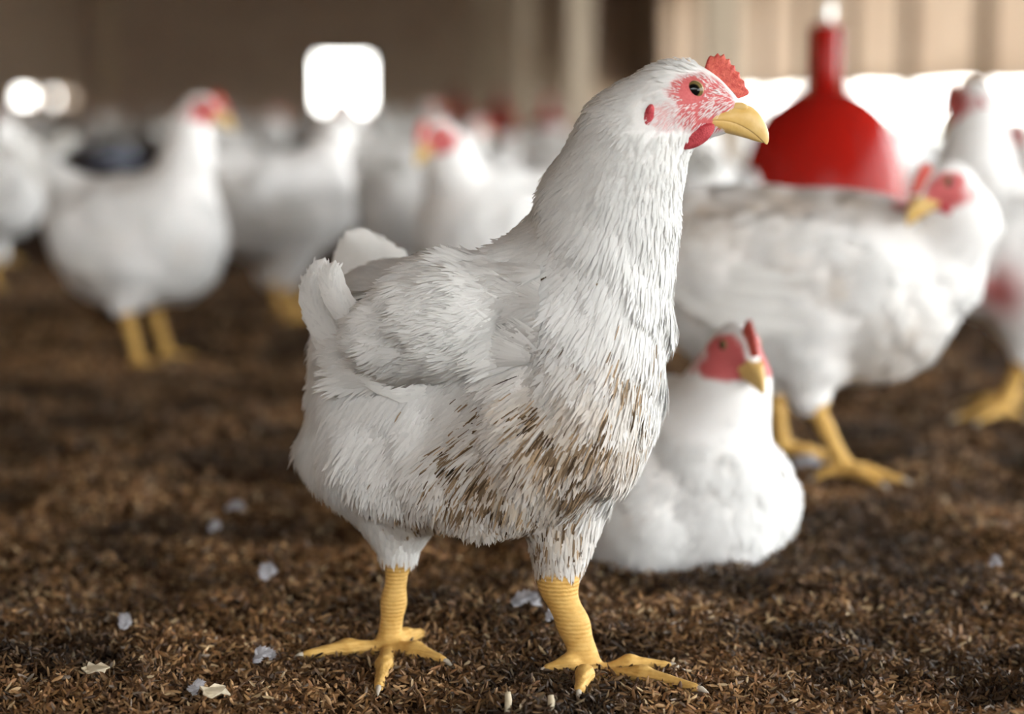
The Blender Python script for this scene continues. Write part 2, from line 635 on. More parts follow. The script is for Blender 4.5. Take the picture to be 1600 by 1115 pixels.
# ------------------------------------------------------------------ plumage
def plume(P, Nn, Dr, length, width, lift, strips, tint, curl=0.09, spread=0.42, jag=0.25, shade_n=0.12):
    """every feather is a fan of tapered barb bundles lying along the body; returns verts, quads, normals, tints"""
    n = len(P)
    length = np.broadcast_to(length, (n,))
    width = np.broadcast_to(width, (n,))
    lift = np.broadcast_to(lift, (n,))
    Dr = unit(Dr - Nn * np.sum(Dr * Nn, 1, keepdims=True))
    Sd = np.cross(Nn, Dr)
    ts = np.array([0.0, 0.42, 0.78, 1.0])
    wt = np.array([0.55, 1.0, 0.7, 0.04])
    V = np.zeros((n, strips, 4, 2, 3))
    NV = np.zeros_like(V)
    for s in range(strips):
        a = 0.0 if strips == 1 else (s / (strips - 1) * 2 - 1)
        ang = a * spread + rng.normal(0, 0.06, n)
        Ls = length * (1 - 0.32 * a * a) * (1 - jag * rng.random(n))
        d = Dr * np.cos(ang)[:, None] + Sd * np.sin(ang)[:, None]
        sd = np.cross(Nn, d)
        off = Sd * (a * width * 0.25)[:, None]
        for j, t in enumerate(ts):
            x = Ls * t
            hgt = lift * t * (1 - 0.25 * a * a) - x * x / (2 * curl) * 1.0 + rng.normal(0, 0.0004, n) * t
            c = P + off + d * x[:, None] + Nn * hgt[:, None]
            hw = (width / strips * 0.85 * wt[j])[:, None]
            V[:, s, j, 0] = c - sd * hw
            V[:, s, j, 1] = c + sd * hw
            nn = unit(Nn + d * (x / curl * 0.45)[:, None] + Sd * a * shade_n + Nn * 0)
            NV[:, s, j, 0] = nn
            NV[:, s, j, 1] = nn
    base = np.arange(n * strips)[:, None, None] * 8
    q = np.array([[j * 2, j * 2 + 2, j * 2 + 3, j * 2 + 1] for j in range(3)])
    F = (base + q[None]).reshape(-1, 4)
    tv = np.repeat(tint, strips * 8, axis=0) if tint.shape[0] == n else tint
    dark = np.repeat(1 - np.clip(tint.mean(1) / 0.8, 0, 1), strips)[:, None, None]
    shade = 1 - 0.05 * rng.random((n * strips, 1, 1)) + dark * rng.normal(0, 0.30, (n * strips, 1, 1))
    tv = (tv.reshape(n * strips, 8, 3) * np.clip(shade, 0.15, 2.2)).reshape(-1, 3)
    return V.reshape(-1, 3), F, NV.reshape(-1, 3), tv


def quill(path, width, face, cup=0.12, n=18, m=4, tipshape=2.4):
    """a long wing or tail feather: curved vane with a cupped cross-section and a rounded, slightly ragged tip"""
    path = np.asarray(path, float)
    tt = np.linspace(0, 1, len(path))
    t = np.linspace(0, 1, n)
    C = np.stack([np.interp(t, tt, path[:, i]) for i in range(3)], 1)
    for _ in range(3):
        C[1:-1] = 0.25 * C[:-2] + 0.5 * C[1:-1] + 0.25 * C[2:]
    tg = unit(np.gradient(C, axis=0))
    fc = unit(np.asarray(face, float))
    sd = unit(np.cross(tg, fc))
    up = np.cross(sd, tg)
    w = width * np.minimum(1, 0.35 + 2.2 * t) * np.sqrt(np.clip(1 - t ** (tipshape * 2.2), 0.0008, 1)) * (1 + 0.05 * rng.normal(size=n))
    us = np.linspace(-1, 1, 2 * m + 1)
    V = C[:, None] + sd[:, None] * (us[None, :, None] * w[:, None, None] * 0.5) - up[:, None] * (cup * width * us ** 2)[None, :, None]
    V = V + up[:, None] * (0.0006 * np.exp(-(us * 6) ** 2))[None, :, None]
    k = len(us)
    id_ = np.arange(n * k).reshape(n, k)
    F = np.stack([id_[:-1, :-1].ravel(), id_[:-1, 1:].ravel(), id_[1:, 1:].ravel(), id_[1:, :-1].ravel()], 1)
    return V.reshape(-1, 3), F


def quills_obj(name, specs, parent, tint=(0.84, 0.83, 0.80)):
    Vs, Fs, b = [], [], 0
    for path, width, face in specs:
        v, f = quill(path, width, face)
        Vs.append(v)
        Fs.append(f + b)
        b += len(v)
    V = np.concatenate(Vs)
    t = np.tile(np.array(tint), (len(V), 1)) * (0.97 + 0.03 * rng.random((len(V), 1)))
    o = mesh_obj(name, V, np.concatenate(Fs), M_FEATHER, parent, attrs={'tint': t})
    return o


# ------------------------------------------------------------------ the head and its parts (millimetre drawing in the head's own frame)
def head_frame(C, fwd, up):
    f = unit(fwd)
    u = np.asarray(up, float)
    u = unit(u - f * f.dot(u))
    l = np.cross(u, f)
    B = np.stack([f, l, u], 1)
    C = np.asarray(C, float)

    def to(p, sc=1.0):
        return C + (np.asarray(p, float) * 0.001 * sc) @ B.T
    to.B, to.C = B, C
    return to


def head_prims(hf, sc=1.0):
    m = 0.001 * sc
    B = hf.B
    return [
        ellip(hf((-2, 0, 1), sc), np.array([24, 16.8, 22]) * m, 0.012 * sc, B),
        ellip(hf((-8, 0, -13), sc), np.array([24, 19, 18]) * m, 0.014 * sc, B),
        ellip(hf((14, 0, -3), sc), np.array([18, 12.2, 14]) * m, 0.012 * sc, B),
        ellip(hf((27, 0, -9), sc), np.array([12, 7.2, 9.5]) * m, 0.008 * sc, B),
        ellip(hf((12, 0, -20), sc), np.array([20, 8.5, 7]) * m, 0.010 * sc, B),
        # brow ridge and eye rim
        ellip(hf((3, 13, 9.5), sc), np.array([11, 4.2, 3.4]) * m, 0.004 * sc, B),
        ellip(hf((3, -13, 9.5), sc), np.array([11, 4.2, 3.4]) * m, 0.004 * sc, B),
        ellip(hf((4, 12.3, 3.6), sc), np.array([9.8, 3.4, 9.2]) * m, 0.003 * sc, B),
        ellip(hf((4, -12.3, 3.6), sc), np.array([9.8, 3.4, 9.2]) * m, 0.003 * sc, B),
    ]


def loft(sections):
    """rings of equal count -> closed mesh"""
    n = len(sections[0])
    v = np.concatenate(sections)
    f = []
    for j in range(len(sections) - 1):
        for i in range(n):
            k = (i + 1) % n
            f.append((j * n + i, j * n + k, (j + 1) * n + k, (j + 1) * n + i))
    f.append(tuple(range(n - 1, -1, -1)))
    b = (len(sections) - 1) * n
    f.append(tuple(b + i for i in range(n)))
    return v, f


def beak_half(top, bot, halfw, n=20, upper=True):
    secs = []
    for (fx0, uz0), (fx1, uz1), w in zip(top, bot, halfw):
        ring = []
        for i in range(n):
            a = 2 * math.pi * i / n
            ca, sa = math.cos(a), math.sin(a)
            t = (sa if sa > 0 else 0.12 * sa) if upper else 1 + (sa if sa < 0 else 0.12 * sa)
            e = w * (abs(ca) ** 0.8) * (1 if ca >= 0 else -1)
            ring.append((fx1 + (fx0 - fx1) * t, e, uz1 + (uz0 - uz1) * t))
        secs.append(np.array(ring))
    return loft(secs)


def head_parts(root, hf, sc=1.0, fine=True, tall=1.0, lobe=19.4):
    objs = []
    inv = Matrix(root.matrix_basis).inverted()

    def put(name, v, f, mat, smooth=True, attrs=None, parent=root, sub=0):
        v = hf(v, sc)
        v = v - np.array(root.location) if not root.rotation_euler.z else v
        o = mesh_obj(name, v, f, mat, parent, smooth, attrs=attrs)
        if sub:
            s = o.modifiers.new('soft', 'SUBSURF')
            s.levels = s.render_levels = sub
        objs.append(o)
        return o
    # upper mandible: hooked, overhanging; lower mandible tucked under it
    top = [(7, -14.2), (24, -6), (42, -4), (49, -10.5), (54, -18), (56.8, -25.5), (56.2, -31.5)]
    bot = [(8, -17.0), (20, -15.6), (30, -16.5), (38, -19.3), (46, -24.3), (52, -29.6), (55.2, -33.2)]
    put('upper_beak', *beak_half(top, bot, [15.6, 13.0, 9.8, 7.4, 5.1, 3.0, 0.7]), M_BEAK, sub=1)
    top = [(9, -17.2), (20, -15.8), (30, -16.7), (38, -19.5), (46, -24.4), (53, -30.2)]
    bot = [(12, -20.0), (22, -24.0), (32, -26.2), (40, -28.2), (47, -30.4), (53.5, -32.4)]
    put('lower_beak', *beak_half(top, bot, [15.0, 12.4, 9.2, 6.6, 4.2, 1.4], upper=False), M_BEAK, sub=1)
    for s in (1, -1):      # nostril flaps
        o = ellipsoid_mesh((35, s * 6.0, -7.6), (6.5, 1.8, 3.4))
        put('nostril_flap', *o, M_BEAK)
    # comb: a single serrated blade
    outline = [(13, 19), (13.6, 25), (16.6, 30.0), (18.8, 25.8), (21.6, 32.6), (23.0, 26.0), (26.6, 32.6), (26.4, 24.0), (31.0, 28.6), (29.6, 20.6), (34.6, 23.0),
               (32.8, 16.6), (38.0, 18.0), (36.0, 11.6), (41.2, 12.0), (39.6, 6.2), (44.0, 4.6), (43.6, 0.5), (36, -1)]
    basel = [(10, 14 - 0.2), (12, 15.5), (14, 15), (16, 14.5), (17, 14), (18, 13), (19, 12), (20, 11.2), (21, 10.5), (22.5, 9.5), (24, 8.6), (25.5, 7.6), (27, 6.6),
             (28.5, 5.4), (30, 4.2), (31.5, 2.6), (33, 1), (34, -1), (34, -2.5)]
    v, f = [], []
    for (a, b), (c, d) in zip(outline, basel):
        b2 = d + (b - d) * tall
        for lv, th in ((0, 3.6), (0.45, 2.4), (0.72, 1.7)):
            v.append((c + (a - c) * lv, th, d + (b2 - d) * lv))
        v.append((a, 0, b2))
        for lv, th in ((0.72, 1.7), (0.45, 2.4), (0, 3.6)):
            v.append((c + (a - c) * lv, -th, d + (b2 - d) * lv))
    k = 7
    for j in range(len(outline) - 1):
        for i in range(k - 1):
            f.append((j * k + i, j * k + i + 1, (j + 1) * k + i + 1, (j + 1) * k + i))
    f.append(tuple(range(k - 1, -1, -1)))
    b = (len(outline) - 1) * k
    f.append(tuple(b + i for i in range(k)))
    put('comb', np.array(v), f, M_COMB, sub=1 if fine else 0)
    for s in (1, -1):
        put('wattle', *wattle_mesh(s), M_WATTLE, sub=1)
        put('earlobe', *ellipsoid_mesh((-26, s * lobe, -15.5), (3.8, 3.0, 10.5), tilt=0.25), M_WATTLE)
        put('eye', *eye_mesh(s), M_EYE, attrs={'tint': eye_tints()})
    return objs


def ellipsoid_mesh(c, r, tilt=0.0, nu=16, nv=10):
    v, f = [], []
    for j in range(nv + 1):
        th = math.pi * j / nv
        for i in range(nu):
            a = 2 * math.pi * i / nu
            x, y, z = r[0] * math.sin(th) * math.cos(a), r[1] * math.sin(th) * math.sin(a), r[2] * math.cos(th)
            x, z = x * math.cos(tilt) + z * math.sin(tilt), -x * math.sin(tilt) + z * math.cos(tilt)
            v.append((c[0] + x, c[1] + y, c[2] + z))
    for j in range(nv):
        for i in range(nu):
            k = (i + 1) % nu
            f.append((j * nu + i, (j + 1) * nu + i, (j + 1) * nu + k, j * nu + k))
    return np.array(v), f


def wattle_mesh(s):
    out = [(21, -17.5), (19.5, -24), (15, -30), (8.5, -34.5), (0.5, -37), (-5.5, -36.5), (-3.5, -30.5), (0.5, -25), (6.5, -20), (13.5, -17)]
    cx, cz = 7.5, -25.5
    v, f = [], []
    n = len(out)
    for lay, (sc_, yy) in enumerate(((1.0, 10.0), (0.96, 15.2), (0.6, 17.2), (0.1, 17.6))):
        for (a, b) in out:
            v.append((cx + (a - cx) * sc_, s * yy, cz + (b - cz) * sc_))
    for j in range(3):
        for i in range(n):
            k = (i + 1) % n
            q = (j * n + i, j * n + k, (j + 1) * n + k, (j + 1) * n + i)
            f.append(q if s > 0 else q[::-1])
    f.append(tuple(range(n)) if s < 0 else tuple(range(n - 1, -1, -1)))
    t = tuple(3 * n + i for i in range(n))
    f.append(t if s > 0 else t[::-1])
    return np.array(v), f


def eye_mesh(s, nu=24, nv=12, c=(4.2, 15.9, 3.6), r=(7.4, 4.9, 7.4)):
    v, f = [], []
    for j in range(nv + 1):
        th = (math.pi * 0.55) * j / nv
        for i in range(nu):
            a = 2 * math.pi * i / nu
            v.append((c[0] + r[0] * math.sin(th) * math.cos(a), s * (c[1] + r[1] * math.cos(th)), c[2] + r[2] * math.sin(th) * math.sin(a)))
    for j in range(nv):
        for i in range(nu):
            k = (i + 1) % nu
            q = (j * nu + i, (j + 1) * nu + i, (j + 1) * nu + k, j * nu + k)
            f.append(q if s < 0 else q[::-1])
    return np.array(v), f


def eye_tints(nu=24, nv=12):
    t = []
    for j in range(nv + 1):
        c = (0.004, 0.004, 0.004) if j <= 4 else ((0.17, 0.125, 0.045) if j <= 6 else ((0.05, 0.036, 0.016) if j <= 7 else (0.42, 0.30, 0.15)))
        t += [c] * nu
    return np.array(t)


# ------------------------------------------------------------------ the bird builder
def claw_obj(parent, loc, a, d, r=0.0026, L=0.011):
    a = np.asarray(a, float) - loc
    d = unit(d)
    pts = [a - d * 0.003, a + d * L * 0.4 + np.array([0, 0, 0.0006]), a + d * L * 0.8 - np.array([0, 0, 0.001]), a + d * L - np.array([0, 0, 0.003])]
    return MB().tube(pts, [r, r * 0.8, r * 0.45, r * 0.1], 8).build('claw', M_CLAW, parent, True)


def assemble(name, loc, prims, hf, sc, leg_segs, flow, h, nfeather, mud=None, face_scale=1.0, flen=(0.020, 0.030), strips=7, rotz=0.0, hair=0, tall=1.0, bare=None, seed_tint=(0.86, 0.855, 0.84)):
    """prims, flow, legs in one frame whose origin is subtracted (loc)"""
    root = empty(name, loc)
    loc = np.array(loc, float)
    pts, quads = polymesh(prims, h)
    nrm = vert_normals(pts, quads)
    legd = np.full(len(pts), 1.0)
    for a_, b_, r_ in leg_segs:
        legd = np.minimum(legd, seg_dist(pts, a_, b_))
    soft = smooth01(np.linalg.norm(pts - hf.C, axis=1), 0.05, 0.11) * smooth01(legd, 0.02, 0.06)
    x_, y_, z_ = pts[:, 0], pts[:, 1], pts[:, 2]
    fold = vnoise(x_ * 26 + z_ * 11 + 5, z_ * 24 - y_ * 21, 51) + 0.6 * vnoise(x_ * 55 - y_ * 31, z_ * 48 + y_ * 23 + x_ * 12, 52)
    pts = pts + nrm * ((0.0065 if hair else 0.004) * fold * soft)[:, None]
    nrm = vert_normals(pts, quads)

    def zones(P):
        q = (P - hf.C) @ hf.B / (0.001 * sc)
        e = np.minimum(np.sqrt(((q[:, 0] - 6) / 19) ** 2 + ((q[:, 2] - 2.5) / 12.5) ** 2),
                       np.sqrt(((q[:, 0] - 16) / 26) ** 2 + ((q[:, 2] + 13) / 12.5) ** 2))
        inhead = (np.abs(q[:, 1]) > 6.0) & (np.linalg.norm(q, axis=1) < 62)
        e2 = np.sqrt(((q[:, 0] + 14) / 13) ** 2 + ((q[:, 2] + 14) / 11) ** 2)
        nz = 0.16 * vnoise(q[:, 0] * 0.35 + q[:, 1] * 0.21, q[:, 2] * 0.35, 21) + 0.16 * vnoise(q[:, 0] * 0.9, q[:, 2] * 0.9 + q[:, 1] * 0.5, 22)
        e3 = np.sqrt(((q[:, 0] - 27) / 13) ** 2 + ((q[:, 2] - 3) / 10.5) ** 2)
        e = np.minimum(e, e3) + nz
        red = np.where(inhead, np.maximum(smooth01(-e, -1.18, -0.82), 0.55 * smooth01(-e2 - nz, -1.1, -0.7)), 0) * smooth01(np.abs(q[:, 1]), 5, 9)
        leg = np.zeros(len(P))
        for a, b, rr in leg_segs:
            leg = np.maximum(leg, smooth01(-seg_dist(P, a, b), -(rr * 1.9), -(rr * 1.55)))
        md = np.zeros(len(P)) if mud is None else mud(P)
        if bare is not None:
            red = np.maximum(red, bare(P))
        return np.stack([red, leg, md], 1)
    Z = zones(pts)
    body = mesh_obj('body', pts - loc, quads, M_BODY, root, attrs={'zone': Z})
    # plumage
    P, Nn = surface_samples(pts, quads, nrm, nfeather)
    z = zones(P)
    keep = (z[:, 0] < 0.4) & (z[:, 1] < 0.25)
    q = (P - hf.C) @ hf.B / (0.001 * sc)
    hd = np.linalg.norm(q, axis=1)
    ear = np.sqrt(((q[:, 0] + 25) / 6.5) ** 2 + ((q[:, 2] + 13) / 12.5) ** 2) < 1
    keep &= ~(ear & (hd < 50))
    keep &= ~((hd < 75) & (q[:, 0] > 12) & (np.abs(q[:, 1]) < 30) & (q[:, 2] > -26) & (q[:, 2] < 4))
    P, Nn, z, hd = P[keep], Nn[keep], z[keep], hd[keep]
    Dr = flow(P)
    small = smooth01(hd, 25, 150)
    L = (flen[0] + (flen[1] - flen[0]) * rng.random(len(P))) * (0.36 + 0.64 * small)
    dl = np.full(len(P), 1.0)
    for a_, b_, r_ in leg_segs:
        dl = np.minimum(dl, seg_dist(P, a_, b_))
    L = L * (0.42 + 0.58 * smooth01(dl, 0.018, 0.065))
    Wd = L * (0.52 + 0.2 * rng.random(len(P))) * (0.6 + 0.4 * small)
    lift = L * (0.07 + 0.13 * rng.random(len(P)) ** 2)
    mudc = np.array([0.26, 0.165, 0.08]) + np.array([0.40, 0.35, 0.29]) * rng.random((len(P), 1))
    mm = np.clip(z[:, 2:3] * 1.35, 0, 0.97) * (0.35 + 0.65 * rng.random((len(P), 1)))
    tint = np.array(seed_tint) * (1 - mm) + mudc * mm
    v, f, n_, tv = plume(P - Nn * 0.0012, Nn, Dr, L, Wd, lift, strips, tint)
    if hair:
        # silky single barbs, and dark clotted ones where mud has dried
        P2, N2 = surface_samples(pts, quads, nrm, hair)
        z2 = zones(P2)
        ear2 = (P2 - hf.C) @ hf.B / (0.001 * sc)
        h2 = np.linalg.norm(ear2, axis=1)
        kk = (z2[:, 0] < 0.15) & (z2[:, 1] < 0.2) & ~((h2 < 75) & (ear2[:, 0] > 8)) & ~((np.hypot((ear2[:, 0] + 25) / 8, (ear2[:, 2] + 13) / 14) < 1) & (h2 < 50))
        P2, N2, z2, h2 = P2[kk], N2[kk], z2[kk], h2[kk]
        sm2 = smooth01(h2, 25, 150)
        clot = 0.55 + 1.5 * vnoise(P2[:, 0] * 70 + P2[:, 2] * 30, P2[:, 2] * 38 - P2[:, 0] * 20, 31)
        muddy = rng.random(len(P2)) < z2[:, 2] * clot * 1.5
        dl2 = np.full(len(P2), 1.0)
        for a_, b_, r_ in leg_segs:
            dl2 = np.minimum(dl2, seg_dist(P2, a_, b_))
        L2 = (0.012 + 0.016 * rng.random(len(P2))) * (0.40 + 0.60 * sm2) * (0.45 + 0.55 * smooth01(dl2, 0.018, 0.065)) * np.where(muddy, 1.0, 1.0)
        W2 = np.where(muddy, 0.00035 + 0.0007 * rng.random(len(P2)) ** 1.5, 0.0006 + 0.0006 * rng.random(len(P2)))
        t2 = np.where(muddy[:, None], np.array([0.07, 0.040, 0.018]) + np.array([0.42, 0.31, 0.20]) * rng.random((len(P2), 1)) ** (0.55 + 0.9 * z2[:, 2:3]),
                      (np.array([0.79, 0.785, 0.765]) + 0.10 * rng.random((len(P2), 1))) * (1 - np.clip(z2[:, 2:3] * 0.85, 0, 0.8)) + np.array([0.46, 0.34, 0.21]) * np.clip(z2[:, 2:3] * 0.85, 0, 0.8))
        v2, f2, n2, tv2 = plume(P2 + N2 * 0.0012, N2, flow(P2), L2, W2 * 1.2, L2 * (0.05 + 0.08 * rng.random(len(P2))), 1, t2, jag=0.3)
        f = np.concatenate([f, f2 + len(v)])
        v, n_, tv = np.concatenate([v, v2]), np.concatenate([n_, n2]), np.concatenate([tv, tv2])
    mesh_obj('plumage', v - loc, f, M_FEATHER, root, normals=n_, attrs={'tint': tv})
    return root, pts, quads, nrm, zones


# ================================================================== the main chicken
s0 = S(1.43)


def A(px, py, D):
    return at(px, py, D)


def E(px, py, D, rx, ry, rd, k=0.03, tilt=0.0):
    """ellipsoid centred on a pixel; radii across (px), up (px) and in depth (metres)"""
    c, s_ = math.cos(tilt), math.sin(tilt)
    R = np.stack([_R * c + _U * s_, _F, -_R * s_ + _U * c], 1)
    return ellip(at(px, py, D), (rx * S(D), rd, ry * S(D)), k, R)


def RC(p, q, ra, rb, k=0.02):
    return rcone(at(*p), at(*q), ra * S(p[2]), rb * S(q[2]), k)


def near_ground(px, py):
    p = ground(px, py)
    p[2] = float(relief(p[0], p[1])) + 0.004
    return p


def build_main():
    Dh = 1.362
    prims = [
        E(735, 560, 1.455, 196, 152, 0.084, 0.03, 0.10),
        E(896, 612, 1.405, 142, 150, 0.076, 0.045),
        E(852, 694, 1.385, 110, 88, 0.060, 0.035),
        E(614, 636, 1.475, 124, 132, 0.076, 0.04),
        E(602, 505, 1.490, 86, 94, 0.066, 0.04),
        E(574, 704, 1.470, 106, 78, 0.066, 0.03),
        E(700, 732, 1.420, 130, 78, 0.060, 0.04),
        E(785, 752, 1.400, 95, 56, 0.055, 0.04),
        E(702, 492, 1.382, 140, 92, 0.027, 0.010, 0.30),
        RC((806, 504, 1.43), (905, 470, 1.405), 110, 120, 0.04),
        RC((905, 470, 1.405), (940, 380, 1.39), 120, 93, 0.03),
        RC((940, 380, 1.39), (959, 300, 1.38), 93, 88, 0.03),
        RC((959, 300, 1.38), (992, 215, 1.368), 88, 71, 0.025),
        RC((992, 215, 1.368), (1038, 160, Dh), 71, 55, 0.025),
        # thighs
        RC((618, 745, 1.440), (622, 858, 1.436), 92, 32, 0.03),
        RC((882, 775, 1.410), (872, 898, 1.394), 76, 35, 0.014),
    ]
    hf = head_frame(at(1072, 150, Dh), _R * 1.0 - _F * 0.06, _U)
    prims += head_prims(hf, 1.0)
    # shanks and toes
    LJ = at(608, 1004, 1.432)
    RJ = at(922, 1052, 1.385)
    legs = [(at(621, 888, 1.436), at(615, 940, 1.434), 18 * s0, 17.5 * s0), (at(615, 940, 1.434), LJ, 17.5 * s0, 19 * s0),
            (at(873, 924, 1.392), at(896, 975, 1.389), 26 * s0, 22 * s0), (at(896, 975, 1.389), RJ, 22 * s0, 23 * s0)]
    toes = []

    def toe(j, tip, r0, r1, raise_=0.005):
        tip = np.asarray(tip)
        mid = j * 0.5 + tip * 0.5
        mid[2] = max(mid[2], tip[2] + raise_ * 0.5)
        toes.append((j, mid, r0, (r0 + r1) * 0.55))
        toes.append((mid, tip, (r0 + r1) * 0.55, r1))
        return tip, unit(tip - mid)
    tips = []
    lj = LJ - np.array([0, 0, 0.006])
    tips.append(toe(lj, near_ground(478, 1030), 0.0075, 0.0036))
    tips.append(toe(lj, near_ground(592, 1074), 0.0070, 0.0038))
    tips.append(toe(lj, near_ground(692, 1040), 0.0075, 0.0038))
    tips.append(toe(LJ + np.array([0, 0, 0.002]), at(656, 991, 1.46), 0.0075, 0.0048, 0.0))
    rj = RJ - np.array([0, 0, 0.004])
    tips.append(toe(rj, near_ground(1044, 1044), 0.0068, 0.0034))
    tips.append(toe(rj, near_ground(1088, 1080), 0.0068, 0.0034))
    tips.append(toe(rj, near_ground(905, 1088), 0.0070, 0.0040))
    tips.append(toe(rj, near_ground(856, 1054), 0.0072, 0.0040))
    for a, b, ra, rb in legs:
        prims.append(rcone(a, b, ra, rb, 0.008))
    for a, b, ra, rb in toes:
        prims.append(rcone(a, b, ra, rb, 0.005))
    segs = [(a, b, max(ra, rb)) for a, b, ra, rb in legs + toes]

    anchors = []     # feather lie: (point, direction)

    def an(p, q):
        a, b = at(*p), at(*q)
        anchors.append((a, unit(b - a)))
    an((1040, 140, 1.35), (985, 150, 1.37))
    an((1000, 130, 1.35), (940, 190, 1.37))
    an((1030, 220, 1.34), (1005, 290, 1.36))
    an((960, 220, 1.33), (930, 300, 1.36))
    an((920, 300, 1.34), (880, 380, 1.38))
    an((1020, 340, 1.34), (1000, 430, 1.36))
    an((900, 400, 1.33), (840, 470, 1.36))
    an((1010, 480, 1.33), (985, 570, 1.32))
    an((940, 560, 1.32), (890, 660, 1.31))
    an((1020, 620, 1.34), (970, 720, 1.34))
    an((860, 700, 1.31), (790, 780, 1.32))
    an((780, 440, 1.36), (690, 490, 1.39))
    an((700, 520, 1.36), (600, 550, 1.39))
    an((650, 420, 1.45), (570, 420, 1.48))
    an((760, 600, 1.35), (690, 660, 1.37))
    an((600, 640, 1.40), (560, 720, 1.42))
    an((500, 620, 1.45), (480, 700, 1.47))
    an((620, 760, 1.37), (622, 850, 1.38))
    an((880, 800, 1.32), (876, 890, 1.34))
    an((720, 760, 1.36), (680, 830, 1.40))
    an((870, 860, 1.38), (868, 910, 1.385))
    an((930, 820, 1.40), (912, 890, 1.395))
    an((820, 850, 1.39), (832, 900, 1.39))
    an((540, 480, 1.47), (500, 520, 1.50))
    AP = np.array([a for a, _ in anchors])
    AD = np.array([d for _, d in anchors])

    def flow(P):
        d2 = ((P[:, None] - AP[None]) ** 2).sum(2)
        w = np.exp(-(d2 - d2.min(1, keepdims=True)) / (2 * 0.035 ** 2))
        return unit(w @ AD + rng.normal(0, 0.10, P.shape))

    mud_pts = [(at(880, 720, 1.32), 0.064, 0.92), (at(850, 780, 1.32), 0.060, 0.95), (at(930, 665, 1.32), 0.052, 0.62), (at(780, 775, 1.34), 0.056, 0.75),
               (at(995, 620, 1.33), 0.038, 0.40), (at(725, 800, 1.36), 0.050, 0.65), (at(850, 840, 1.36), 0.045, 0.80), (at(845, 885, 1.37), 0.032, 0.65),
               (at(955, 720, 1.33), 0.045, 0.80), (at(670, 800, 1.38), 0.04, 0.36), (at(1000, 690, 1.34), 0.03, 0.4)]

    def mud(P):
        m = np.zeros(len(P))
        for c, r, a in mud_pts:
            m = np.maximum(m, a * np.exp(-((P - c) ** 2).sum(1) / (2 * (r * 0.62) ** 2)))
        br = 0.5 + 1.3 * np.abs(vnoise((P[:, 0] + P[:, 2] * 0.5) * 130, (P[:, 2] - P[:, 0]) * 45, 9))
        return np.clip(m * br * 1.15, 0, 1)

    loc = near_ground(770, 1050)
    loc[2] = float(relief(loc[0], loc[1]))
    root, pts, quads, nrm, zones = assemble('chicken', loc, prims, hf, 1.0, segs, flow, 0.0022, 9000, mud, flen=(0.017, 0.030), strips=9, hair=34000)
    tag(root, 'large white chicken with muddy breast standing in front, head in sharp profile', 'chicken', 'white chickens of the flock')
    head_parts(root, hf, 1.0, lobe=29.0)
    for tip, d in tips:
        claw_obj(root, loc, tip, d)
    # folded wing: rows of coverts over long flight feathers whose tips curl up past the rump
    tree = BVHTree.FromPolygons([tuple(p) for p in pts], [tuple(int(i) for i in q_) for q_ in quads])

    def skin(px, py, lift_=0.003):
        d_ = Vector(unit(ray(px, py)))
        hit, n0, _i, _d = tree.ray_cast(Vector(_C), d_)
        if hit is None:
            return None
        return np.array(hit) - unit(ray(px, py)) * lift_

    def lay(pxs, l0, l1):
        out, last = [], 1.40
        for k_, (x_, y_) in enumerate(pxs):
            lf = l0 + (l1 - l0) * min(1.0, k_ / 2.2)
            h_ = skin(x_, y_, lf)
            if h_ is None or (k_ and (h_ - _C).dot(_F) > last + 0.03):
                h_ = at(x_, y_, last + 0.006)
            last = float((h_ - _C).dot(_F))
            out.append(h_ - loc)
        return np.array(out)
    W_ = []
    toward = -_F + _U * 0.15 - _R * 0.2
    flight = [([(655, 596), (590, 572), (538, 528), (500, 478), (490, 432), (508, 402)], 0.022),
              ([(670, 606), (600, 590), (545, 552), (500, 502), (482, 455), (490, 424)], 0.024),
              ([(665, 580), (605, 552), (560, 512), (526, 470), (512, 432), (524, 406)], 0.022),
              ([(690, 614), (625, 604), (562, 576), (514, 532), (490, 490), (487, 458)], 0.026),
              ([(720, 604), (660, 606), (600, 592), (548, 558), (516, 522), (502, 496)], 0.026)]
    for i, (pp, w) in enumerate(flight):
        W_.append((lay(pp, -0.010, 0.004 + 0.0028 * i), w, toward))
    wq = [quill(p_, w_, f_) for p_, w_, f_ in W_]
    Vw, Fw, Nw, Tw, b_ = [], [], [], [], 0
    for (v_, f_), (p_, w_, fc_) in zip(wq, W_):
        nrm_ = vert_normals(v_, f_)
        if np.mean(nrm_ @ toward) < 0:
            f_ = f_[:, ::-1]
            nrm_ = -nrm_
        Vw.append(v_)
        Fw.append(f_ + b_)
        Nw.append(nrm_)
        Tw.append(np.tile([0.84, 0.83, 0.80], (len(v_), 1)))
        b_ += len(v_)
        # barbs: fine strips slanting off the shaft over both vanes, so the vane shows its grain and frays at the edge
        G = v_.reshape(18, 9, 3)
        nb = 300
        it, iu = rng.uniform(1, 16.0, nb), rng.uniform(1.6, 6.4, nb)
        i0, j0 = it.astype(int), iu.astype(int)
        B0 = G[i0, j0]
        tg_ = unit(G[np.minimum(i0 + 1, 17), 4] - G[i0 - 1, 4])
        sd_ = unit(G[i0, 8] - G[i0, 0])
        dd = tg_ + sd_ * (np.where(iu > 4, 1, -1) * 0.30)[:, None]
        NN = nrm_.reshape(18, 9, 3)[i0, j0]
        vb, fb, nb_, tb = plume(B0 + NN * 0.0004, NN, dd, 0.006 + 0.003 * rng.random(nb), 0.0010, 0.0008, 1, np.array([0.78, 0.77, 0.745]) + 0.10 * rng.random((nb, 1)), curl=0.06)
        Vw.append(vb)
        Fw.append(fb + b_)
        Nw.append(nb_)
        Tw.append(tb)
        b_ += len(vb)
    # coverts: soft fans in staggered rows over the shoulder
    cov = []
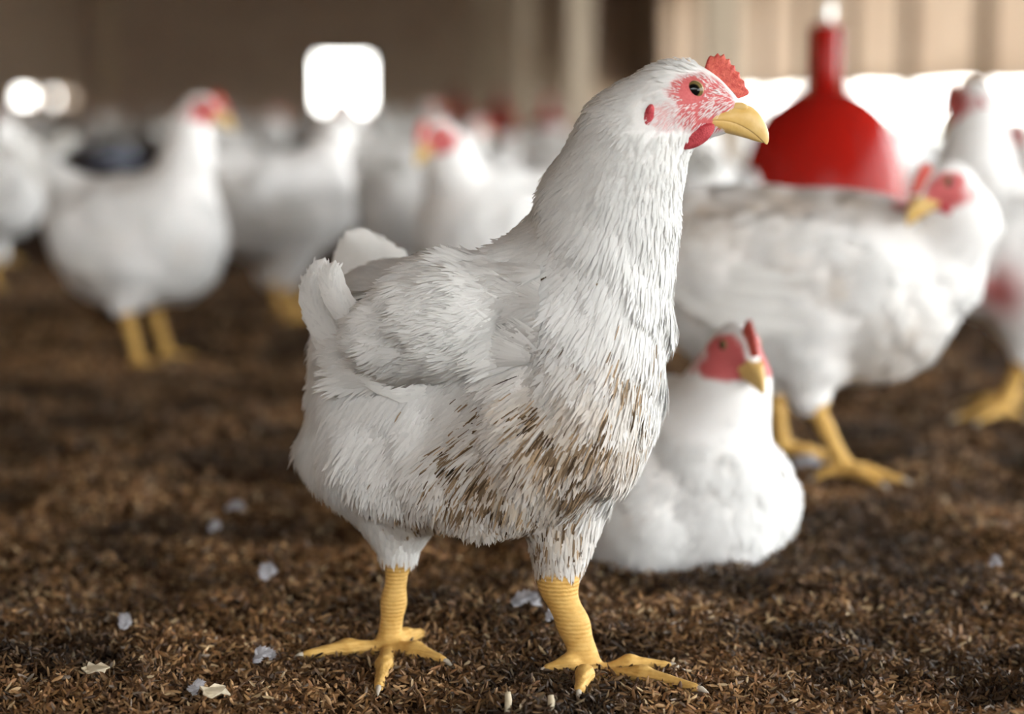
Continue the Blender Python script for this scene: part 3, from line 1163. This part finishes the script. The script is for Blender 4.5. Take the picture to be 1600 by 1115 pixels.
    for n_try in range(1500):
        t_, r_ = rng.random(), rng.random()
        x_ = 552 + (850 - 552) * t_
        lo_, hi_ = 598 - 40 * t_, 402 + 75 * (1 - t_) ** 2 + 20 * t_
        y_ = lo_ + (hi_ - lo_) * r_
        h_ = skin(x_, y_, 0.0)
        if h_ is None:
            continue
        h2_ = skin(x_ - 4, y_, 0.0)
        h3_ = skin(x_, y_ + 4, 0.0)
        if h2_ is None or h3_ is None:
            continue
        nn_ = unit(np.cross(h3_ - h_, h2_ - h_))
        if nn_ @ toward < 0:
            nn_ = -nn_
        an_ = math.radians(200 - 30 * t_ + 14 * r_ - (22 if x_ < 600 else 0) * (1 - r_) + rng.normal(0, 9))
        cov.append((h_, nn_, _R * math.cos(an_) + _U * math.sin(an_), r_))
    cov.sort(key=lambda c_: c_[3])
    cP, cN, cD = (np.array([c_[k_] for c_ in cov]) for k_ in range(3))
    cr = np.array([c_[3] for c_ in cov])
    cL = (0.030 - 0.010 * cr) * (0.8 + 0.4 * rng.random(len(cov)))
    vb, fb, nb_, tb = plume(cP - loc + cN * (0.0042 + 0.001 * cr + 0.005 * np.clip(vnoise(cP[:, 0] * 60 + 3, cP[:, 2] * 60, 41), -0.3, 0.5))[:, None], cN, cD, cL, cL * 0.50, cL * (0.06 + 0.30 * rng.random(len(cov)) ** 2), 13,
                            np.array([0.82, 0.81, 0.785]) + 0.06 * rng.random((len(cov), 1)), curl=0.10, spread=0.30, jag=0.12, shade_n=0.55)
    Vw.append(vb)
    Fw.append(fb + b_)
    Nw.append(nb_)
    Tw.append(tb)
    mesh_obj('wing', np.concatenate(Vw), np.concatenate(Fw), M_FEATHER, root, normals=np.concatenate(Nw), attrs={'tint': np.concatenate(Tw)})
    T_ = []
    for i, (p0, p1, p2, w) in enumerate((((640, 470), (580, 410), (540, 360), 0.034), ((632, 478), (570, 420), (530, 372), 0.034), ((625, 485), (560, 430), (522, 392), 0.032),
                                         ((650, 465), (596, 408), (556, 366), 0.034), ((655, 460), (612, 415), (575, 380), 0.032), ((620, 490), (565, 445), (530, 410), 0.03))):
        path = [at(*p0, 1.52), at((p0[0] + p1[0]) / 2, (p0[1] + p1[1]) / 2 + 2, 1.535), at(*p1, 1.55), at((p2[0] + p1[0]) / 2, (p2[1] + p1[1]) / 2 - 4, 1.56), at(*p2, 1.565 + 0.004 * i)]
        T_.append((np.array(path) - loc, w, -_F + _U * 0.3))
    quills_obj('tail', T_, root)
    # whisker-fine white bristles over the red face
    P, Nn = surface_samples(pts, quads, nrm, 110000)
    z = zones(P)
    kf = z[:, 0] > 0.25
    P, Nn = P[kf], Nn[kf]
    q = (P - hf.C) @ hf.B / 0.001
    kf = (np.hypot(q[:, 0] - 4.2, q[:, 2] - 3.6) > 8.6) & ~((q[:, 0] > 8) & (q[:, 2] < -12) & (q[:, 2] > -18))
    P, Nn, q = P[kf][:5200], Nn[kf][:5200], q[kf][:5200]
    back = np.tile(-hf.B[:, 0] * 0.9, (len(P), 1)) + np.outer((q[:, 2] - 2) * 0.045, hf.B[:, 2])
    L = (0.0035 + 0.004 * rng.random(len(P))) * (0.45 + 0.55 * smooth01(np.hypot(q[:, 0] - 4.2, q[:, 2] - 3.6), 9, 16))
    v, f, n_, tv = plume(P, Nn, back, L, 0.00030, L * 0.12, 1, np.tile([0.85, 0.80, 0.79], (len(P), 1)), jag=0.4)
    mesh_obj('face_bristles', v - loc, f, M_FEATHER, root, normals=n_, attrs={'tint': tv})
    return root


build_main()

# ================================================================== the other chickens
def rotxz(a):
    c, s_ = math.cos(a), math.sin(a)
    return np.array([[c, 0, -s_], [0, 1, 0], [s_, 0, c]])


def std_bird(zc=0.235, pitch=0.12, neck=None, headdir=(1, 0, -0.12), headup=(0, 0, 1), legs='stand', step=0.02, girth=1.0, length=1.0, splay=0.15, tail=(0.075, 0.085), height=1.0, hockz=0.086):
    R = rotxz(pitch)

    def T(x, y, z):
        return R @ np.array([x * length, y * girth, z]) + np.array([0, 0, zc])
    g, l = girth, length
    prims = [
        ellip(T(0, 0, 0), (0.138 * l, 0.090 * g, 0.090 * height), 0.03, R),
        ellip(T(0.068, 0, -0.006), (0.084 * l, 0.086 * g, 0.090 * height), 0.04, R),
        ellip(T(-0.098, 0, 0.014), (0.080 * l, 0.068 * g, 0.068), 0.05, R),
        ellip(T(-0.045, 0, -0.040), (0.090 * l, 0.078 * g, 0.066), 0.05, R),
        ellip(T(-0.030, 0.080, 0.014), (0.110 * l, 0.022, 0.056), 0.02, R),
        ellip(T(-0.030, -0.080, 0.014), (0.110 * l, 0.022, 0.056), 0.02, R),
    ]
    up_, bk_ = tail
    prims.append(rcone(T(-0.085, 0, 0.012), T(-0.120 - 0.5 * bk_, 0, 0.045 + 0.50 * up_), 0.058, 0.020, 0.035))
    if neck is None:
        neck = [(0.085, 0, zc + 0.060, 0.064), (0.118, 0, zc + 0.125, 0.047), (0.128, 0, zc + 0.175, 0.036), (0.136, 0, zc + 0.203, 0.026)]
    for a, b in zip(neck[:-1], neck[1:]):
        prims.append(rcone(a[:3], b[:3], a[3] * 0.80, b[3] * (0.62 if b is neck[-1] else 0.74), 0.022))
    hf = head_frame(np.array(neck[-1][:3]) + unit(headdir) * 0.013 + np.array([0, 0, 0.004]), headdir, headup)
    prims += head_prims(hf, 0.95)
    segs, tips = [], []
    if legs == 'stand':
        for s in (1, -1):
            x0 = 0.012 + s * step
            hip, hock = np.array([0.0, s * 0.050, zc - 0.050]), np.array([-0.012 + s * step * 0.6, s * 0.056, hockz])
            prims.append(rcone(hip, hock, 0.056, 0.023, 0.025))
            ank = np.array([x0, s * 0.058, 0.020])
            parts = [(hock, (hock + ank) / 2, 0.0105, 0.0085), ((hock + ank) / 2, ank, 0.0085, 0.0095)]
            j = ank - np.array([0, 0, 0.004])
            for an, ln in ((0.0, 0.062), (0.62, 0.052), (-0.62, 0.052), (math.pi - s * 0.3, 0.028)):
                a = an + s * splay
                tip = np.array([x0 + ln * math.cos(a), s * 0.058 + ln * math.sin(a), 0.005])
                mid = (j + tip) / 2 + np.array([0, 0, 0.002])
                parts += [(j, mid, 0.0075, 0.0056), (mid, tip, 0.0056, 0.0036)]
                tips.append((tip, unit(tip - mid)))
            for a, b, ra, rb in parts:
                prims.append(rcone(a, b, ra, rb, 0.006))
                segs.append((a, b, max(ra, rb)))
    else:
        for s in (1, -1):
            prims.append(ellip((0.02, s * 0.070, 0.055), (0.075, 0.036, 0.052), 0.03))
    NP = np.array([n[:3] for n in neck])

    def flow(P):
        base = np.tile(np.array([-1.0, 0, -0.30]), (len(P), 1))
        down = np.array([-0.35, 0, -1.0])
        wb = smooth01(P[:, 0], 0.04, 0.13)[:, None]
        d = base * (1 - wb) + down * wb
        legz = smooth01(-P[:, 2], -(zc - 0.05), -(zc - 0.09))[:, None]
        d = d * (1 - legz) + np.array([-0.2, 0, -1.0]) * legz
        nd = unit(NP[0] - NP[-1])
        wn_ = smooth01(-np.min(np.linalg.norm(P[:, None] - NP[None], axis=2), axis=1), -0.075, -0.045)[:, None]
        hd = smooth01(-np.linalg.norm(P - hf.C, axis=1), -0.05, -0.03)[:, None]
        d = d * (1 - wn_) + nd * wn_
        d = d * (1 - hd) - hf.B[:, 0] * hd
        return unit(d + rng.normal(0, 0.12, P.shape))
    return dict(prims=prims, hf=hf, segs=segs, tips=tips, flow=flow, T=T, tail=tail)


def fade_spots(spots):
    def f(P):
        m = np.zeros(len(P))
        for c, r, a in spots:
            m = np.maximum(m, a * np.exp(-((P - np.array(c)) ** 2).sum(1) / (2 * r * r)))
        return m
    return f


def make_bird(d, h=0.0038, nfeather=1600, mud=None, bare=None, strips=5):
    root, pts, quads, nrm, zones = assemble('chicken', (0, 0, 0), d['prims'], d['hf'], 0.95, d['segs'], d['flow'], h, nfeather,
                                            fade_spots(mud) if mud else None, flen=(0.022, 0.034), strips=strips, bare=fade_spots(bare) if bare else None)
    head_parts(root, d['hf'], 0.95, fine=False)
    for tip, dr in d['tips']:
        claw_obj(root, np.zeros(3), tip, dr)
    T = d['T']
    for s in (1, -1):
        specs = []
        for i in range(4):
            p0, p1, p2, p3 = T(0.0, s * 0.104, 0.010 - 0.018 * i), T(-0.07, s * 0.103, 0.010 - 0.016 * i), T(-0.13, s * 0.082, 0.022 - 0.010 * i), T(-0.165 + 0.006 * i, s * 0.060, 0.040 - 0.006 * i)
            specs.append(([p0, p1, p2, p3], 0.034, np.array([0, s, 0.2])))
        quills_obj('wing', specs, root)
    specs = []
    for i in range(6):
        y = (i - 2.5) * 0.012
        up, bk = d['tail']
        p0, p1, p2 = T(-0.125, y * 0.8, 0.045), T(-0.125 - bk * 0.6, y, 0.045 + up * 0.55), T(-0.125 - bk - 0.006 * abs(i - 2.5), y * 1.3, 0.045 + up * (1.05 - 0.06 * abs(i - 2.5)))
        specs.append(([p0, p1, p2], 0.034, np.array([0.5, 1.0 if y > 0 else -1.0, 0.6])))
    quills_obj('tail', specs, root)
    return root


FLOCK = 'white chickens of the flock'


def place(root, px, D, theta, label, dz=0.0, group=FLOCK, scale=1.0):
    p = at(px, 300, D)
    root.location = (p[0], p[1], float(relief(p[0], p[1])) + dz)
    root.rotation_euler = (0, 0, -YAW + math.radians(theta))
    root.scale = (scale,) * 3
    return tag(root, label, 'chicken', group)


def copy_tree(o, parent=None):
    c = o.copy()
    col.objects.link(c)
    if parent is not None:
        c.parent = parent
    for ch in list(o.children):
        copy_tree(ch, c)
    return c


# left bird, upright, side-on
zc = 0.212
d = std_bird(zc=zc, pitch=0.07, length=0.84, girth=1.0, height=1.08, step=0.004, tail=(0.125, 0.085), hockz=0.108,
             neck=[(0.060, 0, zc + 0.060, 0.066), (0.076, 0, zc + 0.125, 0.047), (0.080, 0, zc + 0.170, 0.037), (0.088, 0, zc + 0.198, 0.028)])
upright = make_bird(d, mud=[((0.09, -0.06, 0.20), 0.012, 0.6), ((-0.06, -0.085, 0.16), 0.014, 0.7)], nfeather=2600)
place(upright, 222, 3.14, -8, 'blurred white chicken at left standing upright side-on, head high facing right')

# large bird behind, walking right, head turned back
zc = 0.210
d = std_bird(zc=zc, pitch=-0.09, length=1.08, girth=1.08, step=-0.030, height=1.08,
             neck=[(0.100, 0, zc - 0.012, 0.078), (0.138, -0.01, zc + 0.020, 0.064), (0.158, -0.030, zc + 0.064, 0.050), (0.150, -0.050, zc + 0.104, 0.036)],
             headdir=(-0.84, -0.52, -0.24), tail=(0.03, 0.07), hockz=0.092)
big = make_bird(d, h=0.0032, nfeather=3600, mud=[((-0.02, -0.05, zc + 0.085), 0.030, 0.75), ((0.03, -0.09, zc), 0.016, 0.8), ((-0.09, -0.065, zc + 0.055), 0.030, 0.8), ((0.10, -0.06, zc - 0.06), 0.035, 0.5), ((0.05, -0.045, zc + 0.085), 0.022, 0.55), ((-0.02, -0.09, zc + 0.02), 0.02, 0.5)], strips=6)
place(big, 1258, 2.14, -6, 'big off-white chicken walking right behind the sitting one, head turned back to left')

# sitting bird facing the camera
zc = 0.078
d = std_bird(zc=zc, pitch=0.10, legs='sit', length=0.80, girth=0.78,
             neck=[(0.068, 0.004, zc + 0.030, 0.060), (0.076, 0.012, zc + 0.075, 0.044), (0.078, 0.016, zc + 0.105, 0.038), (0.078, 0.016, zc + 0.124, 0.030)],
             headdir=(0.97, -0.22, -0.05), tail=(0.03, 0.05))
sitter = make_bird(d, h=0.003, nfeather=3600, strips=6)
place(sitter, 1040, 1.80, -58, 'small white chicken sitting on the litter right of the front one, facing camera')

# bird at the right edge
d = std_bird(zc=0.225, pitch=0.10, neck=[(0.055, 0, 0.285, 0.070), (0.062, 0, 0.345, 0.054), (0.060, 0.005, 0.395, 0.040), (0.064, 0.01, 0.418, 0.028)], headdir=(0.75, -0.62, -0.45))
edge = make_bird(d, bare=[((0.05, 0.09, 0.17), 0.025, 0.95)])
place(edge, 1596, 2.62, 180, 'chicken cropped by right edge, tall neck against the bright gap')

# bird looking left behind the front one's back
zc = 0.205
d = std_bird(zc=zc, pitch=0.08, neck=[(0.085, 0, zc + 0.045, 0.066), (0.112, 0, zc + 0.090, 0.050), (0.122, 0, zc + 0.125, 0.038), (0.130, 0, zc + 0.146, 0.028)], headdir=(0.95, 0.1, -0.36))
looker = make_bird(d)
place(looker, 795, 3.05, -140, 'white chicken looking down left, head just above the front one\'s back')

# rump view
d = std_bird(zc=0.225, pitch=-0.12, neck=[(0.11, 0, 0.20, 0.062), (0.15, 0, 0.17, 0.046), (0.17, 0, 0.13, 0.036), (0.18, 0, 0.10, 0.026)], headdir=(0.6, 0, -0.8), headup=(0.8, 0, 0.6), tail=(0.02, 0.05))
pecker = make_bird(d, bare=[((-0.11, 0.035, 0.15), 0.024, 0.8)], mud=[((-0.13, -0.045, 0.23), 0.012, 0.45)])
place(pecker, 668, 3.55, 72, 'white chicken seen from behind, rump with bare reddish patch underneath')

# left-of-centre bird walking away
d = std_bird(zc=0.228, pitch=0.02, neck=[(0.085, 0, 0.285, 0.062), (0.112, 0, 0.325, 0.046), (0.120, 0.005, 0.352, 0.036), (0.122, 0.01, 0.368, 0.026)], headdir=(0.3, 0.9, -0.25), girth=1.08)
walker = make_bird(d, mud=[((-0.07, -0.085, 0.20), 0.016, 0.6)])
place(walker, 440, 3.75, 38, 'greyish white chicken right of the upright left one, walking away')

zc = 0.09
sit_far = make_bird(std_bird(zc=zc, pitch=0.10, legs='sit', neck=[(0.085, 0, zc + 0.045, 0.062), (0.112, 0, zc + 0.090, 0.046), (0.118, 0, zc + 0.120, 0.036), (0.124, 0, zc + 0.140, 0.026)]), h=0.005, nfeather=700, strips=4)
place(sit_far, -28, 6.4, 170, 'white chicken resting far behind the rump cut off by left edge')

c = copy_tree(walker)
place(c, -42, 4.25, 172, 'chicken cut off by left edge of picture, only its rump showing')
c = copy_tree(upright)
place(c, 585, 6.0, 165, 'far white chicken with dark red face directly under the bright doorway')
c = copy_tree(pecker)
place(c, 360, 6.3, 95, 'round white rump just right of upright left chicken\'s neck')
c = copy_tree(looker)
place(c, 690, 7.0, 20, 'far chicken whose pale back shows left of the looking-left head')
c = copy_tree(looker)
place(c, 1690, 4.1, 178, 'chicken at right edge of which mainly red face shows')
c = copy_tree(walker)
place(c, 1090, 3.35, 82, 'chicken mostly hidden between the front one and the big walking one')
c = copy_tree(looker)
place(c, 1462, 4.5, -170, 'pale chicken between the red drinker and the right edge bird', dz=-0.0, scale=0.93)

FAR = 'blurred distant chickens'
FARL = 'one of the distant blurred white chickens crowding the back of shed'
protos = [sit_far, sit_far, sit_far, looker, pecker, walker, sit_far, looker, upright]
r2 = random.Random(11)
taken = [(o.location.x, o.location.y) for o in col.objects if o.name.startswith('chicken') and o.parent is None]
taken += [(at(172, 200, 8.6)[0], at(172, 200, 8.6)[1])]
taken += [(at(855, 200, 13.2)[0], at(855, 200, 13.2)[1]), (at(1286, 200, 3.6)[0], at(1286, 200, 3.6)[1])]
count = 0
for tries in range(4000):
    if count >= 118:
        break
    if count < 16:
        D = r2.uniform(5.0, 8.5)
    elif count < 48:
        D = r2.uniform(8, 15)
    else:
        D = r2.uniform(15, 38)
    px = r2.uniform(-60, 1660)
    p = at(px, 200, D)
    if not (XL + 0.4 < p[0] < XR - 0.4):
        continue
    if D < 9 and 270 < px < 430 or D < 6.5 and 380 < px < 640:
        continue
    if D < 17 and 20 < px < 270:
        continue
    if any((p[0] - a) ** 2 + (p[1] - b) ** 2 < 0.42 ** 2 for a, b in taken):
        continue
    if abs(p[0] - 1.18) < 0.35:
        continue
    taken.append((p[0], p[1]))
    c = copy_tree(r2.choice(protos))
    place(c, px, D, r2.uniform(-180, 180), FARL, group=FAR, scale=r2.uniform(0.9, 1.0))
    count += 1

# ------------------------------------------------------------------ drinkers
M_RED, _nt, _p = new_mat('red_plastic')
_p.inputs['Base Color'].default_value = (0.31, 0.010, 0.006, 1)
_p.inputs['Roughness'].default_value = 0.2
_p.inputs['Specular IOR Level'].default_value = 0.09
_p.inputs['Subsurface Weight'].default_value = 0.0
M_METAL, _nt, _p = new_mat('galvanised_steel')
_p.inputs['Base Color'].default_value = (0.6, 0.6, 0.58, 1)
_p.inputs['Metallic'].default_value = 1.0
_p.inputs['Roughness'].default_value = 0.35
M_CORD = noise_mat('cord_fibre', (0.30, 0.24, 0.12), (0.42, 0.35, 0.20), 60, 0.9)


def make_drinker():
    root = empty('bell_drinker')
    prof = [(0.026, 0.222), (0.038, 0.219), (0.057, 0.212), (0.076, 0.202), (0.097, 0.186), (0.114, 0.166), (0.130, 0.130), (0.139, 0.100), (0.146, 0.066), (0.150, 0.034), (0.1525, 0.010),
            (0.154, 0.0), (0.151, -0.001), (0.148, 0.006), (0.143, 0.056), (0.128, 0.118), (0.094, 0.176), (0.026, 0.215)]
    b = MB().lathe(prof[::-1], 64)
    for i in range(8):      # faint moulded ribs
        a = 2 * math.pi * i / 8 + 0.2
        pts = [(r * math.cos(a), r * math.sin(a), z) for r, z in prof[1:11]]
        b.tube(pts, 0.0022, 6)
    bell = b.build('bell', M_RED, root, True)
    tr = [(0.02, -0.050), (0.155, -0.050), (0.172, -0.040), (0.178, -0.014), (0.174, -0.012), (0.168, -0.036), (0.152, -0.043), (0.02, -0.043)]
    MB().lathe(tr[::-1], 64).build('trough', M_RED, root, True)
    MB().lathe([(0.022, -0.045), (0.022, 0.225)], 24).build('core_pipe', M_RED, root, True)
    n = [(0.028, 0.214), (0.0275, 0.25), (0.0275, 0.330), (0.024, 0.338), (0.012, 0.340)]
    MB().lathe(n, 32).build('neck_tube', M_RED, root, True)
    hk = MB().lathe([(0.008, 0.335), (0.012, 0.345), (0.012, 0.375), (0.006, 0.382)], 16)
    hk.build('hanger', M_METAL, root, True)
    return root


def place_drinker(root, px, D, z, label):
    p = at(px, 200, D)
    root.location = (p[0], p[1], z)
    tag(root, label, 'drinker', 'red bell drinkers')
    for ch in root.children:
        if ch.name.startswith('cord'):
            return root
    top = roof_z(p[0]) - z
    MB().tube([(0, 0, 0.378), (0, 0, top - 0.001)], 0.004, 8).build('cord', M_CORD, root, True)
    return root


dr = make_drinker()
src_children = list(dr.children)
spots = [(1288, 3.6, 0.205, 'large glossy red bell drinker hanging behind the big walking chicken'),
         (855, 13.2, 0.11, 'red drinker hanging far back, just left of front chicken\'s neck'),
         (780, 17.5, 0.19, 'small far red drinker, left of the one beside front chicken\'s neck'),
         (712, 22.5, 0.26, 'farthest dark red drinker, leftmost of the small ones at the back')]
for i, sp in enumerate(spots):
    if i == 0:
        o = dr
    else:
        o = dr.copy()
        col.objects.link(o)
        for ch in src_children:
            cc = ch.copy()
            cc.parent = o
            col.objects.link(cc)
    place_drinker(o, *sp)
# the bell of the near drinker is turned so a rib faces the camera
dr.rotation_euler = (0, 0, 0.1)

# dark pan shape added to fill the dark, bluish gap among far birds
M_PAN = noise_mat('grey_plastic', (0.06, 0.06, 0.062), (0.10, 0.10, 0.105), 20, 0.5)
M_PANRIM = noise_mat('blue_plastic', (0.17, 0.20, 0.29), (0.22, 0.25, 0.34), 20, 0.5)
pan = empty('gap_pan')
p = at(172, 230, 8.6)
pan.location = (p[0], p[1], 0.155)
MB().lathe([(0.03, 0.0), (0.125, 0.0), (0.145, 0.02), (0.15, 0.045), (0.143, 0.045), (0.13, 0.016), (0.03, 0.01)], 40).build('pan_rim', M_PANRIM, pan, True)
MB().lathe([(0.135, 0.04), (0.140, 0.045), (0.115, 0.085), (0.07, 0.11), (0.03, 0.118), (0.02, 0.112)], 40).build('pan_lid', M_PAN, pan, True)
MB().lathe([(0.018, 0.012), (0.018, 0.15)], 20).build('pan_tube', M_PAN, pan, True)
MB().tube([(0, 0, 0.14), (0, 0, (roof_z(p[0]) - 0.156) / 0.8)], 0.004, 8).build('cord', M_CORD, pan, True)
pan.scale = (0.8, 0.8, 0.8)
tag(pan, 'dark hanging feed pan with bluish rim, behind the upright left chicken\'s back', 'feeder')

# ------------------------------------------------------------------ litter: rice hulls, chips, lost down
def hulls():
    zones_ = [(1.08, 1.50, 46000, 1.0, 0), (1.50, 2.1, 42000, 1.1, 0), (2.1, 3.2, 36000, 1.35, 0), (3.2, 5.0, 22000, 1.9, 0),
              (0.75, 1.8, 42000, 1.25, 1500), (1.8, 3.4, 44000, 1.6, 1500), (3.4, 6.0, 34000, 2.3, 1300)]
    Vs, Fs, Ts, b = [], [], [], 0
    pal = np.array([(0.30, 0.160, 0.062), (0.20, 0.098, 0.036), (0.40, 0.235, 0.105), (0.07, 0.034, 0.014), (0.12, 0.058, 0.022), (0.56, 0.40, 0.22), (0.33, 0.17, 0.078), (0.26, 0.20, 0.15)])
    wts = np.array([0.2, 0.2, 0.14, 0.14, 0.16, 0.05, 0.07, 0.04])
    for d0, d1, n, sc, mar in zones_:
        D = np.sqrt(d0 ** 2 + (d1 ** 2 - d0 ** 2) * rng.random(n))
        px = rng.uniform(-40, 1640, n) if not mar else np.where(rng.random(n) < 0.5, -40 - mar * rng.random(n) ** 1.2, 1640 + mar * rng.random(n) ** 1.2)
        if mar and d0 < 1:
            fr = rng.random(n) < 0.22
            px = np.where(fr, rng.uniform(-40, 1640, n), px)
            D = np.where(fr, rng.uniform(0.85, 1.12, n), D)
        r = (px - W / 2) / FPX
        X = _F[0] * D + _R[0] * D * r
        Y = _F[1] * D + _R[1] * D * r
        # gather hulls in clumps: shift towards relief crests a little
        Z = relief(X, Y) + rng.uniform(-0.003, 0.005, n) * sc
        yaw = rng.uniform(0, 2 * math.pi, n)
        pit = rng.normal(0, 0.62, n)
        rol = rng.uniform(-1.6, 1.6, n)
        L = rng.uniform(0.0066, 0.0102, n) * sc
        Wd = L * rng.uniform(0.20, 0.33, n)
        f = np.stack([np.cos(yaw) * np.cos(pit), np.sin(yaw) * np.cos(pit), np.sin(pit)], 1)
        s0_ = np.stack([-np.sin(yaw), np.cos(yaw), np.zeros(n)], 1)
        u0 = np.cross(f, s0_)
        s_ = s0_ * np.cos(rol)[:, None] + u0 * np.sin(rol)[:, None]
        u = np.cross(f, s_)
        C = np.stack([X, Y, Z], 1)
        V = np.zeros((n, 9, 3))
        prof = [(-0.30, 0.85, 0.9), (0.05, 1.0, 1.0), (0.32, 0.7, 0.75)]
        V[:, 0] = C - f * (L * 0.5)[:, None]
        for j, (t, w, hgt) in enumerate(prof):
            c = C + f * (L * t)[:, None]
            V[:, 1 + j * 2] = c - s_ * (Wd * 0.5 * w)[:, None] - u * (Wd * 0.22 * hgt)[:, None]
            V[:, 2 + j * 2] = c + s_ * (Wd * 0.5 * w)[:, None] - u * (Wd * 0.22 * hgt)[:, None]
        V[:, 7] = C + f * (L * 0.5)[:, None]
        V[:, 8] = C + u * (Wd * 0.35)[:, None]
        tri = np.array([(0, 1, 8), (1, 3, 8), (3, 5, 8), (5, 7, 8), (7, 6, 8), (6, 4, 8), (4, 2, 8), (2, 0, 8)])[:, ::-1]
        F = (np.arange(n)[:, None, None] * 9 + tri[None]).reshape(-1, 3)
        t = pal[rng.choice(len(pal), n, p=wts)] * rng.uniform(0.48, 1.05, (n, 1))
        patch_tone = np.clip(0.85 + 1.5 * vnoise(X * 8.5, Y * 8.5, 61) + 0.9 * vnoise(X * 22, Y * 22, 62), 0.30, 1.75)  # random lighter and darker patches across the hulls
        t = t * patch_tone[:, None]
        Vs.append(V.reshape(-1, 3))
        Fs.append(F + b)
        Ts.append(np.repeat(t, 9, axis=0))
        b += n * 9
    o = mesh_obj('rice_hulls', np.concatenate(Vs), np.concatenate(Fs), M_HULL, attrs={'tint': np.concatenate(Ts)}, smooth=False)
    tag(o, 'loose brown rice hulls strewn over the litter floor', 'rice hulls', kind='stuff')


hulls()


def down_feather(px, py, L, ang, label, curl=0.006):
    p = ground(px, py, 0.0)
    p[2] = float(relief(p[0], p[1])) + 0.007
    root_ = p
    dr_ = np.array([math.cos(ang), math.sin(ang), 0.0])
    n = 26
    L *= 0.75
    P = np.stack([root_ + dr_ * (L * 0.7 * t) + np.array([0, 0, curl * math.sin(t * 3)]) for t in np.linspace(0, 1, n)])
    Nn = unit(np.tile(np.array([0.1, -0.35, 1.0]), (n, 1)) + rng.normal(0, 0.25, (n, 3)))
    Dr = np.tile(dr_, (n, 1)) + rng.normal(0, 0.35, (n, 3))
    v, f, n_, tv = plume(P, Nn, Dr, L * 0.42, L * 0.34, L * 0.12, 5, np.tile([0.46, 0.45, 0.47], (n, 1)))
    o = mesh_obj('loose_feather', v - p, f, M_FEATHER, None, normals=n_, attrs={'tint': tv})
    o.location = p
    tag(o, label, 'feather', 'lost down feathers on the litter')


for px, py, L, ang, lb in ((395, 1042, 0.024, 0.3, 'grey white down feather by the front chicken\'s outstretched left toe'),
                           (300, 1100, 0.018, 0.9, 'grey down feather at the bottom edge of picture, lower left'),
                           (192, 1000, 0.022, 1.5, 'upright grey tuft of down on litter at lower left'),
                           (352, 802, 0.026, 0.1, 'small pale feather lying left of the front chicken\'s rump'),
                           (328, 838, 0.018, 0.8, 'pale tuft of down just below another feather, left of the rump'),
                           (800, 985, 0.030, 0.1, 'pinkish white down between the front chicken\'s two legs'),
                           (855, 1000, 0.014, 1.0, 'tiny white fluff close beside the front chicken\'s right-hand shank'),
                           (1240, 742, 0.040, 0.2, 'white feather on litter between the big chicken\'s feet'),
                           (1545, 908, 0.016, 0.4, 'small white fluff on litter at the right, near dark hollow'),
                           (410, 925, 0.030, 1.2, 'cream coloured feather on litter left of front chicken\'s leg')):
    down_feather(px, py, L, ang, lb)

for px, py, hgt, lb in ((793, 1112, 0.011, 'pale upright straw stub at bottom edge, left of the two'), (860, 1114, 0.008, 'shorter pale straw stub at bottom edge, right of the two')):
    p = ground(px, py, 0.0)
    z = float(relief(p[0], p[1]))
    mb = MB()
    mb.tube([(0, 0, -0.004), (0.0006, 0, hgt * 0.5), (0.0002, 0.001, hgt)], [0.0022, 0.0024, 0.0019], 8)
    o = mb.build('straw_stub', M_CHIP, None, True)
    o.location = (p[0], p[1], z + 0.003)
    tag(o, lb, 'straw', 'straw stubs at the bottom edge')
for px, py, L, ang, lb in ((335, 1100, 0.020, 0.5, 'flat pale torn wood flake at bottom edge, lower left'), (150, 1073, 0.018, -0.3, 'tan wood flake lying on litter in the bottom left corner')):
    p = ground(px, py, 0.0)
    z = float(relief(p[0], p[1]))
    v, f = [], []
    ol = [(-0.5, -0.2), (-0.2, -0.32), (0.15, -0.25), (0.48, -0.3), (0.42, 0.05), (0.5, 0.22), (0.1, 0.3), (-0.1, 0.22), (-0.42, 0.3), (-0.38, 0.05)]
    mb = MB()
    vv = [(a * L, b * L, 0.0015 * math.sin(a * 7)) for a, b in ol] + [(a * L, b * L, 0.0015 * math.sin(a * 7) + 0.0012) for a, b in ol]
    n = len(ol)
    mb.add(vv, [tuple(range(n - 1, -1, -1)), tuple(range(n, 2 * n))] + [(i, (i + 1) % n, n + (i + 1) % n, n + i) for i in range(n)])
    o = mb.build('wood_flake', M_CHIP)
    o.location = (p[0], p[1], z + 0.008)
    o.rotation_euler = (0.35, 0.1, ang)
    tag(o, lb, 'wood flake', 'wood flakes on the litter')
